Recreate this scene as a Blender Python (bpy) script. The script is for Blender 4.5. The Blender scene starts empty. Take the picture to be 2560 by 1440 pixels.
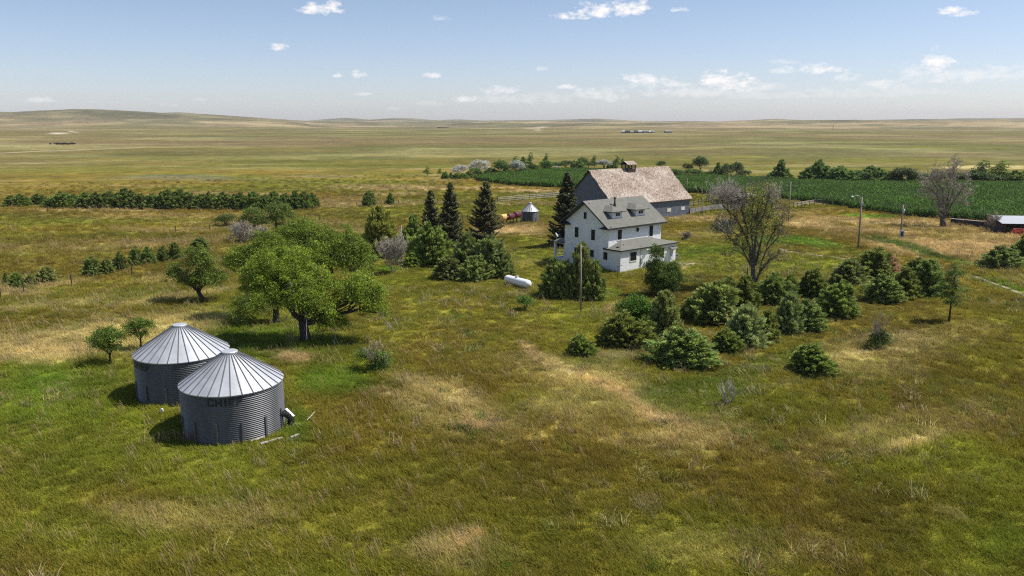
import bpy, math, random
import numpy as np
from mathutils import Vector, Matrix

random.seed(7)
RNG = np.random.default_rng(11)
PI = math.pi
scene = bpy.context.scene
COL = scene.collection

# ------------------------------------------------------------------ camera model (used to survey positions from the photograph)
F = 2000.0          # focal length in photo pixels (photo 2560 x 1440)
HC = 19.5           # drone height in metres
PITCH = math.atan(415 / 2000.0)
CP, SP = math.cos(PITCH), math.sin(PITCH)

# ------------------------------------------------------------------ numpy noise
def _hash(ix, iy, seed):
    h = (ix * 374761393 + iy * 668265263 + seed * 1442695041) & 0xFFFFFFFF
    h = ((h ^ (h >> 13)) * 1274126177) & 0xFFFFFFFF
    h = (h ^ (h >> 16)) & 0xFFFFFFFF
    return h / 4294967295.0

def vnoise(x, y, seed=0):
    x = np.asarray(x, float); y = np.asarray(y, float)
    ix = np.floor(x).astype(np.int64); iy = np.floor(y).astype(np.int64)
    fx = x - ix; fy = y - iy
    fx = fx * fx * (3 - 2 * fx); fy = fy * fy * (3 - 2 * fy)
    a = _hash(ix, iy, seed); b = _hash(ix + 1, iy, seed)
    c = _hash(ix, iy + 1, seed); d = _hash(ix + 1, iy + 1, seed)
    return (a * (1 - fx) + b * fx) * (1 - fy) + (c * (1 - fx) + d * fx) * fy

def fbm(x, y, oct=4, seed=0):
    s = 0.0; a = 0.5; n = 0.0
    x = np.asarray(x, float); y = np.asarray(y, float)
    for i in range(oct):
        s = s + a * vnoise(x * 2 ** i + i * 17.3, y * 2 ** i + i * 5.1, seed + i)
        n += a; a *= 0.5
    return s / n

def sstep(a, b, x):
    t = np.clip((np.asarray(x, float) - a) / (b - a), 0, 1)
    return t * t * (3 - 2 * t)

# ------------------------------------------------------------------ terrain height
def az_of(px):
    return math.atan2((px - 1280) / F, 1.0)
RA = ([-400, 0, 60, 200, 320, 420, 480, 560, 640, 730, 790], [20, 20, 19, 23, 22, 19.5, 19.5, 14.5, 10, 4, -6])
RB = ([640, 700, 760, 830, 880, 930, 985, 1040, 1100, 1160, 1230, 1300, 1420, 1490, 1520, 1580, 1650, 1700, 1800, 1900, 2300, 2560, 3000],
      [-6, -2, 1, 6.5, 8, 5, 8.5, 7.5, 3.5, 5, 3, 4.5, 4.5, 7.5, 6, 2, 0.5, 1.5, -1, 2, 5, 8, 8])
RC = ([1600, 1720, 1830, 1900, 1930, 2000, 2080, 2180, 2260, 2400, 2500, 2700, 3000], [-8, -2, 1, 4.5, 5, 3, 3.5, 4, 2.5, 4, 3, 5, 5])
def _ridge(az, r, tab, R, Wn, Wf):
    e = np.interp(az, [az_of(p) for p in tab[0]], tab[1])
    h = HC + R * e / F
    d = (r - R)
    w = np.where(d < 0, Wn, Wf)
    return np.maximum(h, 0) * np.exp(-(d / w) ** 2)

def height(x, y):
    x = np.asarray(x, float); y = np.asarray(y, float)
    r = np.hypot(x, y); az = np.arctan2(x, y)
    h = (fbm(x / 26, y / 26, 3, 3) - 0.5) * 0.5 * sstep(15, 50, r)
    h = h + (40 * fbm(x / 520 + 7, y / 420, 5, 33) - 15) * sstep(2500, 3400, r) * (1 - sstep(6000, 8500, r))
    h = h + (fbm(x / 330 + 3.1, y / 330, 3, 9) - 0.5) * (3.0 * sstep(300, 900, r) + 6 * sstep(900, 2600, r))
    rA = _ridge(az, r, RA, 3700, 800, 900)
    rB = _ridge(az, r, RB, 7000, 1500, 2500)
    rC = _ridge(az, r, RC, 4600, 1100, 1500)
    rr = np.maximum(np.maximum(rA, rB), rC)
    rr = rr * (1 + 0.30 * (fbm(x / 240, y / 300, 5, 21) - 0.5) * sstep(0, 1, np.abs(rr) / 20))
    return h * (1 - 0.7 * sstep(5, 30, rr)) + rr

def gp(px, py, dz=0.0):
    """ground point seen at photo pixel px, py"""
    u = (px - 1280) / F; v = (py - 720) / F
    dy = CP - v * SP; dn = SP + v * CP
    z = 0.0
    for _ in range(12):
        t = (HC - z) / max(dn, 1e-5)
        x, y = u * t, dy * t
        z = 0.5 * z + 0.5 * float(height(x, y))
    return Vector((x, y, float(height(x, y)) + dz))

def mpp(P):
    """metres per photo pixel at a point"""
    return (P[1] * CP + (HC - P[2]) * SP) / F

def pt(px, py, Y):
    """point at photo pixel px, py and ground distance Y"""
    u = (px - 1280) / F; v = (py - 720) / F
    t = Y / (CP - v * SP)
    return Vector((u * t, Y, HC - t * (SP + v * CP)))

# ------------------------------------------------------------------ materials
def mat(name):
    m = bpy.data.materials.new(name); m.use_nodes = True
    nt = m.node_tree; nt.nodes.clear()
    out = nt.nodes.new('ShaderNodeOutputMaterial')
    return m, nt, out

def N(nt, t, **kw):
    n = nt.nodes.new(t)
    for k, v in kw.items():
        if k.startswith('i_'):
            n.inputs[k[2:].replace('_', ' ')].default_value = v
        else:
            setattr(n, k, v)
    return n

def c4(c): return (c[0], c[1], c[2], 1)

def pmat(name, col, rough=0.7, metal=0.0, var=0.25, vscale=3.0, stretch=(1, 1, 1), bump=0.0, col2=None, spec=0.3, thr=(0.35, 0.65)):
    """principled with noise between two colours in object space and a little bump"""
    m, nt, out = mat(name)
    b = N(nt, 'ShaderNodeBsdfPrincipled')
    b.inputs['Roughness'].default_value = rough; b.inputs['Metallic'].default_value = metal
    b.inputs['Specular IOR Level'].default_value = spec
    tc = N(nt, 'ShaderNodeTexCoord'); mp = N(nt, 'ShaderNodeMapping'); mp.inputs['Scale'].default_value = stretch
    nz = N(nt, 'ShaderNodeTexNoise'); nz.inputs['Scale'].default_value = vscale; nz.inputs['Detail'].default_value = 5
    cr = N(nt, 'ShaderNodeValToRGB')
    if col2 is None: col2 = [c * (1 + var) for c in col]; c1 = [c * (1 - var) for c in col]
    else: c1 = col
    cr.color_ramp.elements[0].position = thr[0]; cr.color_ramp.elements[1].position = thr[1]
    cr.color_ramp.elements[0].color = c4(c1); cr.color_ramp.elements[1].color = c4(col2)
    L = nt.links.new
    L(tc.outputs['Object'], mp.inputs['Vector']); L(mp.outputs[0], nz.inputs['Vector'])
    L(nz.outputs['Fac'], cr.inputs[0]); L(cr.outputs[0], b.inputs['Base Color'])
    if bump:
        bp = N(nt, 'ShaderNodeBump'); bp.inputs['Strength'].default_value = bump; bp.inputs['Distance'].default_value = 0.02
        L(nz.outputs['Fac'], bp.inputs['Height']); L(bp.outputs[0], b.inputs['Normal'])
    L(b.outputs[0], out.inputs[0])
    return m

def foliage_mat(name, trans=0.22, rough=0.55):
    m, nt, out = mat(name); L = nt.links.new
    oi = N(nt, 'ShaderNodeObjectInfo'); at = N(nt, 'ShaderNodeAttribute', attribute_name='tint')
    mx = N(nt, 'ShaderNodeMix', data_type='RGBA', blend_type='MULTIPLY'); mx.inputs[0].default_value = 1
    L(oi.outputs['Color'], mx.inputs[6]); L(at.outputs['Color'], mx.inputs[7])
    b = N(nt, 'ShaderNodeBsdfPrincipled'); b.inputs['Roughness'].default_value = rough; b.inputs['Specular IOR Level'].default_value = 0.25
    tr = N(nt, 'ShaderNodeBsdfTranslucent'); ms = N(nt, 'ShaderNodeMixShader'); ms.inputs[0].default_value = trans
    L(mx.outputs[2], b.inputs['Base Color']); L(mx.outputs[2], tr.inputs['Color'])
    L(b.outputs[0], ms.inputs[1]); L(tr.outputs[0], ms.inputs[2]); L(ms.outputs[0], out.inputs[0])
    return m

def inst_mat(name, trans=0.2, mul=(1, 1, 1), strawmix=0.0):
    """foliage whose colour comes from the plant's own tint"""
    m, nt, out = mat(name); L = nt.links.new
    at = N(nt, 'ShaderNodeAttribute', attribute_name='ptint'); at.attribute_type = 'INSTANCER'
    av = N(nt, 'ShaderNodeAttribute', attribute_name='tint')
    mx = N(nt, 'ShaderNodeMix', data_type='RGBA', blend_type='MULTIPLY'); mx.inputs[0].default_value = 1
    L(at.outputs['Color'], mx.inputs[6]); L(av.outputs['Color'], mx.inputs[7])
    b = N(nt, 'ShaderNodeBsdfPrincipled'); b.inputs['Roughness'].default_value = 0.6; b.inputs['Specular IOR Level'].default_value = 0.15
    tr = N(nt, 'ShaderNodeBsdfTranslucent'); ms = N(nt, 'ShaderNodeMixShader'); ms.inputs[0].default_value = trans
    L(mx.outputs[2], b.inputs['Base Color']); L(mx.outputs[2], tr.inputs['Color'])
    L(b.outputs[0], ms.inputs[1]); L(tr.outputs[0], ms.inputs[2]); L(ms.outputs[0], out.inputs[0])
    return m

def siding_mat(name, col, pitch=0.2, bump=0.5, dirt=0.08, rough=0.6, vertical=False, dirtcol=None):
    m, nt, out = mat(name); L = nt.links.new
    tc = N(nt, 'ShaderNodeTexCoord'); sx = N(nt, 'ShaderNodeSeparateXYZ'); L(tc.outputs['Object'], sx.inputs[0])
    mth = N(nt, 'ShaderNodeMath', operation='DIVIDE'); mth.inputs[1].default_value = pitch
    L(sx.outputs['X' if vertical else 'Z'], mth.inputs[0])
    fr = N(nt, 'ShaderNodeMath', operation='FRACT'); L(mth.outputs[0], fr.inputs[0])
    bp = N(nt, 'ShaderNodeBump'); bp.inputs['Strength'].default_value = bump; bp.inputs['Distance'].default_value = 0.03
    L(fr.outputs[0], bp.inputs['Height'])
    nz = N(nt, 'ShaderNodeTexNoise'); nz.inputs['Scale'].default_value = 1.3; nz.inputs['Detail'].default_value = 6
    L(tc.outputs['Object'], nz.inputs['Vector'])
    cr = N(nt, 'ShaderNodeValToRGB'); cr.color_ramp.elements[0].position = 0.35; cr.color_ramp.elements[1].position = 0.6
    d = dirtcol or [c * (1 - dirt * 2) for c in col]
    cr.color_ramp.elements[0].color = c4(d); cr.color_ramp.elements[1].color = c4(col)
    L(nz.outputs['Fac'], cr.inputs[0])
    b = N(nt, 'ShaderNodeBsdfPrincipled'); b.inputs['Roughness'].default_value = rough; b.inputs['Specular IOR Level'].default_value = 0.25
    L(cr.outputs[0], b.inputs['Base Color']); L(bp.outputs[0], b.inputs['Normal']); L(b.outputs[0], out.inputs[0])
    return m

def shingle_mat(name, c1, c2, c3, pitch=0.2, sx_=4.0, sy_=1.2, bump=0.4, thr=(0.4, 0.52, 0.66)):
    """weathered shingle courses: patches of c1/c2/c3 stretched along the fall of the roof"""
    m, nt, out = mat(name); L = nt.links.new
    tc = N(nt, 'ShaderNodeTexCoord'); mp = N(nt, 'ShaderNodeMapping'); mp.inputs['Scale'].default_value = (sx_, sy_, sy_)
    L(tc.outputs['Object'], mp.inputs['Vector'])
    nz = N(nt, 'ShaderNodeTexNoise'); nz.inputs['Scale'].default_value = 1.0; nz.inputs['Detail'].default_value = 8; nz.inputs['Roughness'].default_value = 0.65
    L(mp.outputs[0], nz.inputs['Vector'])
    n2 = N(nt, 'ShaderNodeTexNoise'); n2.inputs['Scale'].default_value = 0.22; n2.inputs['Detail'].default_value = 3
    L(tc.outputs['Object'], n2.inputs['Vector'])
    ad = N(nt, 'ShaderNodeMath', operation='MULTIPLY_ADD'); ad.inputs[1].default_value = 0.35; ad.inputs[2].default_value = -0.175
    L(n2.outputs['Fac'], ad.inputs[0])
    sm = N(nt, 'ShaderNodeMath', operation='ADD'); L(nz.outputs['Fac'], sm.inputs[0]); L(ad.outputs[0], sm.inputs[1])
    cr = N(nt, 'ShaderNodeValToRGB'); e = cr.color_ramp.elements
    e[0].position = thr[0]; e[0].color = c4(c1); e[1].position = thr[1]; e[1].color = c4(c2)
    q = e.new(thr[2]); q.color = c4(c3)
    L(sm.outputs[0], cr.inputs[0])
    s = N(nt, 'ShaderNodeSeparateXYZ'); L(tc.outputs['Object'], s.inputs[0])
    dv = N(nt, 'ShaderNodeMath', operation='DIVIDE'); dv.inputs[1].default_value = pitch; L(s.outputs['Z'], dv.inputs[0])
    fr = N(nt, 'ShaderNodeMath', operation='FRACT'); L(dv.outputs[0], fr.inputs[0])
    mm = N(nt, 'ShaderNodeMath', operation='ADD'); L(fr.outputs[0], mm.inputs[0]); L(nz.outputs['Fac'], mm.inputs[1])
    bp = N(nt, 'ShaderNodeBump'); bp.inputs['Strength'].default_value = bump; bp.inputs['Distance'].default_value = 0.03
    L(mm.outputs[0], bp.inputs['Height'])
    b = N(nt, 'ShaderNodeBsdfPrincipled'); b.inputs['Roughness'].default_value = 0.85; b.inputs['Specular IOR Level'].default_value = 0.2
    L(cr.outputs[0], b.inputs['Base Color']); L(bp.outputs[0], b.inputs['Normal']); L(b.outputs[0], out.inputs[0])
    return m

M = {}
M['leaf'] = foliage_mat('leaves', 0.32)
M['needle'] = foliage_mat('needles', 0.35, 0.6)
M['bark'] = pmat('bark', (0.05, 0.042, 0.034), 0.9, var=0.35, vscale=6, stretch=(1, 1, .25), bump=0.6)
M['deadwood'] = pmat('dead_wood', (0.16, 0.125, 0.105), 0.9, var=0.35, vscale=2.5, col2=(0.34, 0.29, 0.26))
M['twig'] = pmat('twigs', (0.24, 0.19, 0.14), 0.9, var=0.3, vscale=1.5, col2=(0.42, 0.35, 0.27))
M['paletwig'] = pmat('pale_twigs', (0.27, 0.235, 0.185), 0.9, var=0.3, vscale=1.5, col2=(0.47, 0.425, 0.35))
M['darkwood'] = pmat('dark_limbs', (0.085, 0.072, 0.060), 0.9, vscale=4, col2=(0.25, 0.215, 0.185), thr=(0.45, 0.75))
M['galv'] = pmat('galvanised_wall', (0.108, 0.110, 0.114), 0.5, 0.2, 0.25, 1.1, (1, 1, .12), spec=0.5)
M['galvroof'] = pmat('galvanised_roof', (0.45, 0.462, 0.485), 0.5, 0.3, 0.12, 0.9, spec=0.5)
M['rib'] = pmat('roof_rib', (0.16, 0.165, 0.18), 0.6, 0.3, 0.1)
M['black'] = pmat('black_paint', (0.028, 0.028, 0.03), 0.6, var=0.3)
M['rubber'] = pmat('rubber', (0.02, 0.02, 0.02), 0.8, var=0.3, vscale=9, bump=0.5)
M['white'] = siding_mat('white_siding', (0.86, 0.86, 0.85), 0.15, 0.35, 0.05)
M['whiteplain'] = pmat('white_paint', (0.80, 0.80, 0.79), 0.5, var=0.04)
M['tank'] = pmat('tank_enamel', (0.84, 0.84, 0.84), 0.32, var=0.03, spec=0.5)
M['trim'] = pmat('dark_trim', (0.035, 0.038, 0.04), 0.6, var=0.15)
M['wframe'] = pmat('window_frame', (0.02, 0.021, 0.022), 0.5, var=0.1)
M['glass'] = pmat('window_glass', (0.012, 0.014, 0.016), 0.3, var=0.2, spec=0.25)
M['asphalt'] = shingle_mat('asphalt_shingles', (0.135, 0.137, 0.115), (0.16, 0.158, 0.136), (0.188, 0.183, 0.156), 0.16, 1.6, 1.6, 0.25, (0.3, 0.5, 0.7))
M['barnroof'] = shingle_mat('weathered_wood_shingles', (0.18, 0.12, 0.085), (0.30, 0.24, 0.19), (0.48, 0.42, 0.355), 0.28, 6.0, 2.2, 0.6, (0.40, 0.50, 0.60))
M['barnwall'] = siding_mat('slate_blue_boards', (0.135, 0.155, 0.19), 0.18, 0.4, 0.12)
M['shutter'] = pmat('pale_board', (0.62, 0.60, 0.50), 0.7, var=0.12, vscale=4)
M['greywood'] = pmat('grey_wood', (0.24, 0.22, 0.20), 0.85, var=0.3, vscale=3, stretch=(1, 1, 1), bump=0.3)
M['palewood'] = pmat('pale_wood', (0.42, 0.38, 0.34), 0.85, var=0.3, vscale=3, bump=0.3)
M['polewood'] = pmat('pole_wood', (0.27, 0.23, 0.19), 0.85, var=0.3, vscale=2, stretch=(3, 3, .3), bump=0.4)
M['darkfence'] = pmat('dark_boards', (0.06, 0.05, 0.045), 0.85, var=0.3, vscale=3)
M['rustred'] = pmat('oxide_red_tank', (0.10, 0.028, 0.028), 0.6, var=0.3, vscale=2)
M['tankyellow'] = pmat('yellow_tank', (0.62, 0.40, 0.14), 0.55, var=0.15, vscale=2)
M['red'] = pmat('red_implement_paint', (0.45, 0.06, 0.045), 0.45, var=0.25, vscale=3)
M['whitetin'] = pmat('white_tin_roof', (0.42, 0.43, 0.45), 0.5, var=0.05, vscale=.7)
M['darkgrey'] = pmat('dark_grey_boards', (0.045, 0.045, 0.05), 0.8, var=0.3)  # dark grey board colour, tone varied at random
M['concrete'] = pmat('concrete', (0.42, 0.38, 0.32), 0.85, var=0.12, vscale=2)
M['chalk'] = pmat('pale_dirt', (0.27, 0.215, 0.14), 0.9, var=0.2, vscale=1.2)
M['wire'] = pmat('wire', (0.07, 0.07, 0.075), 0.5, var=0.1)
M['greybox'] = pmat('grey_metal_box', (0.42, 0.44, 0.46), 0.5, var=0.08)
M['cow'] = pmat('black_hide', (0.015, 0.011, 0.010), 0.8, var=0.4, vscale=2)
M['seed'] = pmat('seed_heads', (0.36, 0.25, 0.13), 0.8, var=0.2, vscale=1)
M['grass'] = inst_mat('grass_blades', 0.42)
M['corn'] = inst_mat('corn_leaves', 0.25)

# ------------------------------------------------------------------ mesh builder
class MB:
    def __init__(s): s.v = []; s.f = []; s.m = []; s.n = 0
    def add(s, vs, fs, mi=0):
        s.v.extend(vs); s.f.extend([tuple(i + s.n for i in f) for f in fs]); s.m.extend([mi] * len(fs)); s.n += len(vs)
        return s
    def box(s, x0, x1, y0, y1, z0, z1, mi=0, M4=None):
        vs = [(x0, y0, z0), (x1, y0, z0), (x1, y1, z0), (x0, y1, z0), (x0, y0, z1), (x1, y0, z1), (x1, y1, z1), (x0, y1, z1)]
        if M4 is not None: vs = [tuple(M4 @ Vector(v)) for v in vs]
        return s.add(vs, [(3, 2, 1, 0), (4, 5, 6, 7), (0, 1, 5, 4), (1, 2, 6, 5), (2, 3, 7, 6), (3, 0, 4, 7)], mi)
    def beam(s, a, b, w, h, mi=0, up=(0, 0, 1)):
        a = Vector(a); b = Vector(b); d = b - a; L = d.length
        if L < 1e-6: return s
        d.normalize(); u = Vector(up)
        if abs(d.dot(u)) > 0.98: u = Vector((1, 0, 0))
        r = d.cross(u).normalized(); u = r.cross(d)
        vs = []
        for p in (a, b):
            for i, j in ((-1, -1), (1, -1), (1, 1), (-1, 1)): vs.append(tuple(p + r * (i * w / 2) + u * (j * h / 2)))
        return s.add(vs, [(0, 1, 2, 3), (7, 6, 5, 4), (0, 4, 5, 1), (1, 5, 6, 2), (2, 6, 7, 3), (3, 7, 4, 0)], mi)
    def tube(s, pts, rad, n=6, mi=0, caps=True):
        pts = [Vector(p) for p in pts]
        if not hasattr(rad, '__len__'): rad = [rad] * len(pts)
        vs = []; fs = []; prev = None
        for i, p in enumerate(pts):
            if i == 0: t = pts[1] - pts[0]
            elif i == len(pts) - 1: t = pts[-1] - pts[-2]
            else: t = pts[i + 1] - pts[i - 1]
            if t.length < 1e-9: t = Vector((0, 0, 1))
            t.normalize()
            if prev is None:
                u = Vector((1, 0, 0)) if abs(t.x) < 0.9 else Vector((0, 1, 0))
                u = (u - t * u.dot(t)).normalized()
            else:
                u = prev - t * prev.dot(t)
                u = u.normalized() if u.length > 1e-6 else t.orthogonal().normalized()
            prev = u; w = t.cross(u)
            for k in range(n):
                a = 2 * PI * k / n
                vs.append(tuple(p + (u * math.cos(a) + w * math.sin(a)) * rad[i]))
        for i in range(len(pts) - 1):
            for k in range(n):
                k2 = (k + 1) % n
                fs.append((i * n + k, i * n + k2, (i + 1) * n + k2, (i + 1) * n + k))
        if caps:
            fs.append(tuple(reversed(range(n)))); fs.append(tuple((len(pts) - 1) * n + k for k in range(n)))
        return s.add(vs, fs, mi)
    def lathe(s, prof, n=48, mi=0, cx=0, cy=0, a0=0):
        vs = []; fs = []
        for (r, z) in prof:
            for k in range(n):
                a = a0 + 2 * PI * k / n; vs.append((cx + r * math.cos(a), cy + r * math.sin(a), z))
        for i in range(len(prof) - 1):
            for k in range(n):
                k2 = (k + 1) % n; fs.append((i * n + k, i * n + k2, (i + 1) * n + k2, (i + 1) * n + k))
        return s.add(vs, fs, mi)
    def poly(s, pts, mi=0): return s.add([tuple(p) for p in pts], [tuple(range(len(pts)))], mi)
    def slab(s, pts, th, mi=0):
        """closed slab: polygon pts (top, counter-clockwise from above) extruded down by th"""
        n = len(pts); top = [tuple(p) for p in pts]; bot = [(p[0], p[1], p[2] - th) for p in pts]
        return s.add(top + bot, [tuple(range(n)), tuple(reversed(range(n, 2 * n)))] + [((i + 1) % n, i, n + i, n + (i + 1) % n) for i in range(n)], mi)
    def mesh(s, name, mats, smooth=False):
        me = bpy.data.meshes.new(name); me.from_pydata([tuple(v) for v in s.v], [], s.f)
        for m in mats: me.materials.append(m)
        if len(mats) > 1: me.polygons.foreach_set('material_index', s.m)
        if smooth: me.polygons.foreach_set('use_smooth', [True] * len(me.polygons))
        me.update(); return me
    def build(s, name, mats, parent=None, smooth=False):
        if not isinstance(mats, (list, tuple)): mats = [mats]
        return link(name, s.mesh(name, mats, smooth), parent)

def link(name, data, parent=None, loc=None, rot=None, scale=None):
    o = bpy.data.objects.new(name, data); COL.objects.link(o)
    if parent is not None: o.parent = parent
    if loc is not None: o.location = loc
    if rot is not None: o.rotation_euler = (0, 0, rot) if not hasattr(rot, '__len__') else rot
    if scale is not None: o.scale = scale
    return o

def tag(o, label=None, cat=None, group=None, kind=None):
    if label: o['label'] = label
    if cat: o['category'] = cat
    if group: o['group'] = group
    if kind: o['kind'] = kind
    return o

def thing(name, label, cat, loc=(0, 0, 0), rotz=0.0, group=None):
    return tag(link(name, None, None, loc, rotz), label, cat, group)

# ------------------------------------------------------------------ leaf / needle clouds
def cloud_mesh(name, C, U, V, tint, m, rhomb=True):
    """quads (rhombs) at centres C with half axes U, V; tint (n,3) multiplies the object's colour"""
    n = len(C)
    if rhomb: co = np.stack([C - U, C - V * 0.9 + U * 0.1, C + U, C + V * 0.9 + U * 0.1], 1).reshape(-1, 3)
    else: co = np.stack([C - U - V, C + U - V, C + U + V, C - U + V], 1).reshape(-1, 3)
    me = bpy.data.meshes.new(name)
    me.vertices.add(4 * n); me.vertices.foreach_set('co', co.astype(np.float32).ravel())
    me.loops.add(4 * n); me.loops.foreach_set('vertex_index', np.arange(4 * n, dtype=np.int32))
    me.polygons.add(n); me.polygons.foreach_set('loop_start', np.arange(0, 4 * n, 4, dtype=np.int32))
    me.polygons.foreach_set('loop_total', np.full(n, 4, np.int32))
    ca = me.color_attributes.new('tint', 'FLOAT_COLOR', 'POINT')
    t = np.ones((n, 4, 4), np.float32); t[:, :, :3] = tint[:, None, :]
    ca.data.foreach_set('color', t.ravel())
    me.materials.append(m); me.update(); me.validate()
    return me

def unit(a): return a / np.maximum(np.linalg.norm(a, axis=-1, keepdims=True), 1e-9)

def rand_dirs(n, rng): return unit(rng.normal(size=(n, 3)))

def leaf_tints(n, rng, sd=0.22, hue=0.10):
    b = np.clip(rng.normal(1.0, sd, n), 0.45, 1.8)[:, None]
    h = rng.normal(0, hue, n)[:, None]
    return b * np.concatenate([1 + h, np.ones((n, 1)), 1 - h * 0.8], 1)

# ---- junipers: unit crown, width ~1 (x,y in +-0.5), height 1
def juniper_mesh(seed, nb=150, per=62, shape=0.0, spr=0.040, ragged=0.16, lean=0.12, peaks=1):
    rng = np.random.default_rng(seed)
    Cs = []; Us = []; Vs = []; Ts = []
    pk = [(0, 0, 1.0)] + [(rng.uniform(-.25, .25), rng.uniform(-.25, .25), rng.uniform(.68, .92)) for _ in range(peaks - 1)]
    for i in range(nb):
        cx, cy, hh = pk[i % len(pk)]
        t = rng.random() ** 1.0                              # height of the tip
        prof = (1 - t ** (2.1 + shape)) ** 0.68 * (0.74 + 0.26 * min(1, t * 5 + 0.3))
        a = rng.uniform(0, 2 * PI)
        lob = 1 + 0.16 * math.sin(a * 3 + seed) + 0.1 * math.sin(a * 5 + 2 * seed + t * 6)
        R = 0.5 * (0.08 + 0.92 * prof) * lob * (1 - ragged * rng.random()) * (1.0 if len(pk) == 1 else 0.82)
        tip = np.array([cx + R * math.cos(a) + lean * t * 0.3, cy + R * math.sin(a), (0.03 + t * 0.97) * hh])
        base = np.array([cx * .5, cy * .5, max(0.0, tip[2] - 0.22 - 0.35 * R)])
        d = tip - base; L = np.linalg.norm(d); d /= L
        m = per
        s = 0.35 + 0.65 * rng.random(m) ** 0.6
        pos = base + np.outer(s * L, d)
        rad = 0.075 * (1.05 - s)[:, None] + 0.022
        off = rand_dirs(m, rng) * rad
        pos = pos + off
        pos[:, 2] = np.maximum(pos[:, 2], 0.0)
        dirn = unit(d[None] * 1.0 + unit(off) * 0.55 + rng.normal(0, .25, (m, 3)) + np.array([lean, 0, 0.15]))
        side = unit(np.cross(dirn, rand_dirs(m, rng)))
        ln = spr * rng.uniform(0.7, 1.35, m)[:, None]
        Cs.append(pos); Us.append(dirn * ln); Vs.append(side * ln * 0.34)
        tb = leaf_tints(m, rng, 0.22, 0.07) * rng.uniform(0.8, 1.22)
        # new growth at the spray tips is paler
        tipw = (s > 0.86)[:, None]
        tb = np.where(tipw, tb * np.array([1.35, 1.35, 1.42]), tb)
        Ts.append(tb)
    # inner mass of darker-tinted sprays to close the crown
    m = 1500
    tt = rng.random(m); a = rng.uniform(0, 2 * PI, m)
    R = 0.38 * np.sqrt(rng.random(m)) * (1 - tt ** 1.6) ** 0.75
    pos = np.stack([R * np.cos(a), R * np.sin(a), 0.02 + tt * 0.85], 1)
    dd = rand_dirs(m, rng); sd = unit(np.cross(dd, rand_dirs(m, rng)))
    Cs.append(pos); Us.append(dd * 0.05); Vs.append(sd * 0.035); Ts.append(leaf_tints(m, rng, 0.15, 0.05) * 0.8)
    return cloud_mesh('juniper_crown', np.concatenate(Cs), np.concatenate(Us), np.concatenate(Vs), np.concatenate(Ts), M['needle'])

def trunk_mesh(seed, h=0.5, r=0.03, forks=3, name='trunk', m=None):
    rnd = random.Random(seed); b = MB()
    for k in range(forks):
        a = rnd.uniform(0, 2 * PI); sp = rnd.uniform(0.05, 0.16)
        p = [Vector((0, 0, -0.05)), Vector((sp * .3 * math.cos(a), sp * .3 * math.sin(a), h * .35)), Vector((sp * math.cos(a), sp * math.sin(a), h * .8))]
        b.tube(p, [r, r * .7, r * .3], 6)
    return b.mesh(name, [m or M['bark']])

# ---- broadleaf crowns built from lobes; unit width/height like the junipers
def lobes_cloud(lobes, per_m3, leaf, rng, clump=0.22, droop=0.25, shell=0.55, cl_leaves=38, cap=False):
    """lobes: (cx,cy,cz, rx,ry,rz). Leaves sit in small hanging clumps spread through the lobe, denser towards its surface."""
    Cs = []; Us = []; Vs = []; Ts = []; tips = []
    for (cx, cy, cz, rx, ry, rz) in lobes:
        nclump = max(4, int(per_m3 * rx * ry * rz * 4.19))
        d = rand_dirs(nclump, rng)
        d[:, 2] = np.where(d[:, 2] < (-0.5 if not cap else -0.35), -d[:, 2] * 0.6, d[:, 2])
        rr = shell + (1 - shell) * rng.random(nclump)[:, None] ** 0.6
        bump = 1 + 0.22 * np.sin(d[:, :1] * 7 + cx) * np.cos(d[:, 1:2] * 6 + cz) + rng.normal(0, .07, (nclump, 1))
        cc = np.array([cx, cy, cz]) + d * rr * bump * np.array([rx, ry, rz])
        for c, dd in zip(cc, d):
            tips.append(tuple(c))
            m = int(cl_leaves * rng.uniform(0.6, 1.4))
            cs = clump * rng.uniform(0.7, 1.35)
            off = rng.normal(0, 1, (m, 3)) * np.array([cs, cs, cs * 0.4])
            off[:, 2] -= droop * (off[:, 0] ** 2 + off[:, 1] ** 2) / max(cs, 1e-3)
            off += dd * 0.1 * cs
            pos = c + off
            nrm = unit(rand_dirs(m, rng) * 1.0 + np.array([0, 0, 0.55]) + dd * 0.5)
            u = unit(np.cross(nrm, rand_dirs(m, rng))); v = np.cross(nrm, u)
            ln = leaf * rng.uniform(0.6, 1.35, m)[:, None]
            Cs.append(pos); Us.append(u * ln); Vs.append(v * ln * 0.5)
            Ts.append(leaf_tints(m, rng, 0.2, 0.08) * rng.uniform(0.62, 1.38))
    return np.concatenate(Cs), np.concatenate(Us), np.concatenate(Vs), np.concatenate(Ts), tips

def limb(p0, p1, r0, r1, rnd, sag=0.12, seg=4):
    p0 = Vector(p0); p1 = Vector(p1); L = (p1 - p0).length
    pts = []; rad = []
    for i in range(seg + 1):
        t = i / seg
        p = p0.lerp(p1, t)
        if 0 < i < seg: p += Vector((rnd.uniform(-1, 1), rnd.uniform(-1, 1), rnd.uniform(-.6, 1))) * L * sag * 0.5
        p.z += math.sin(t * PI) * L * sag * 0.4
        pts.append(p); rad.append(r0 + (r1 - r0) * t)
    return pts, rad

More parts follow.
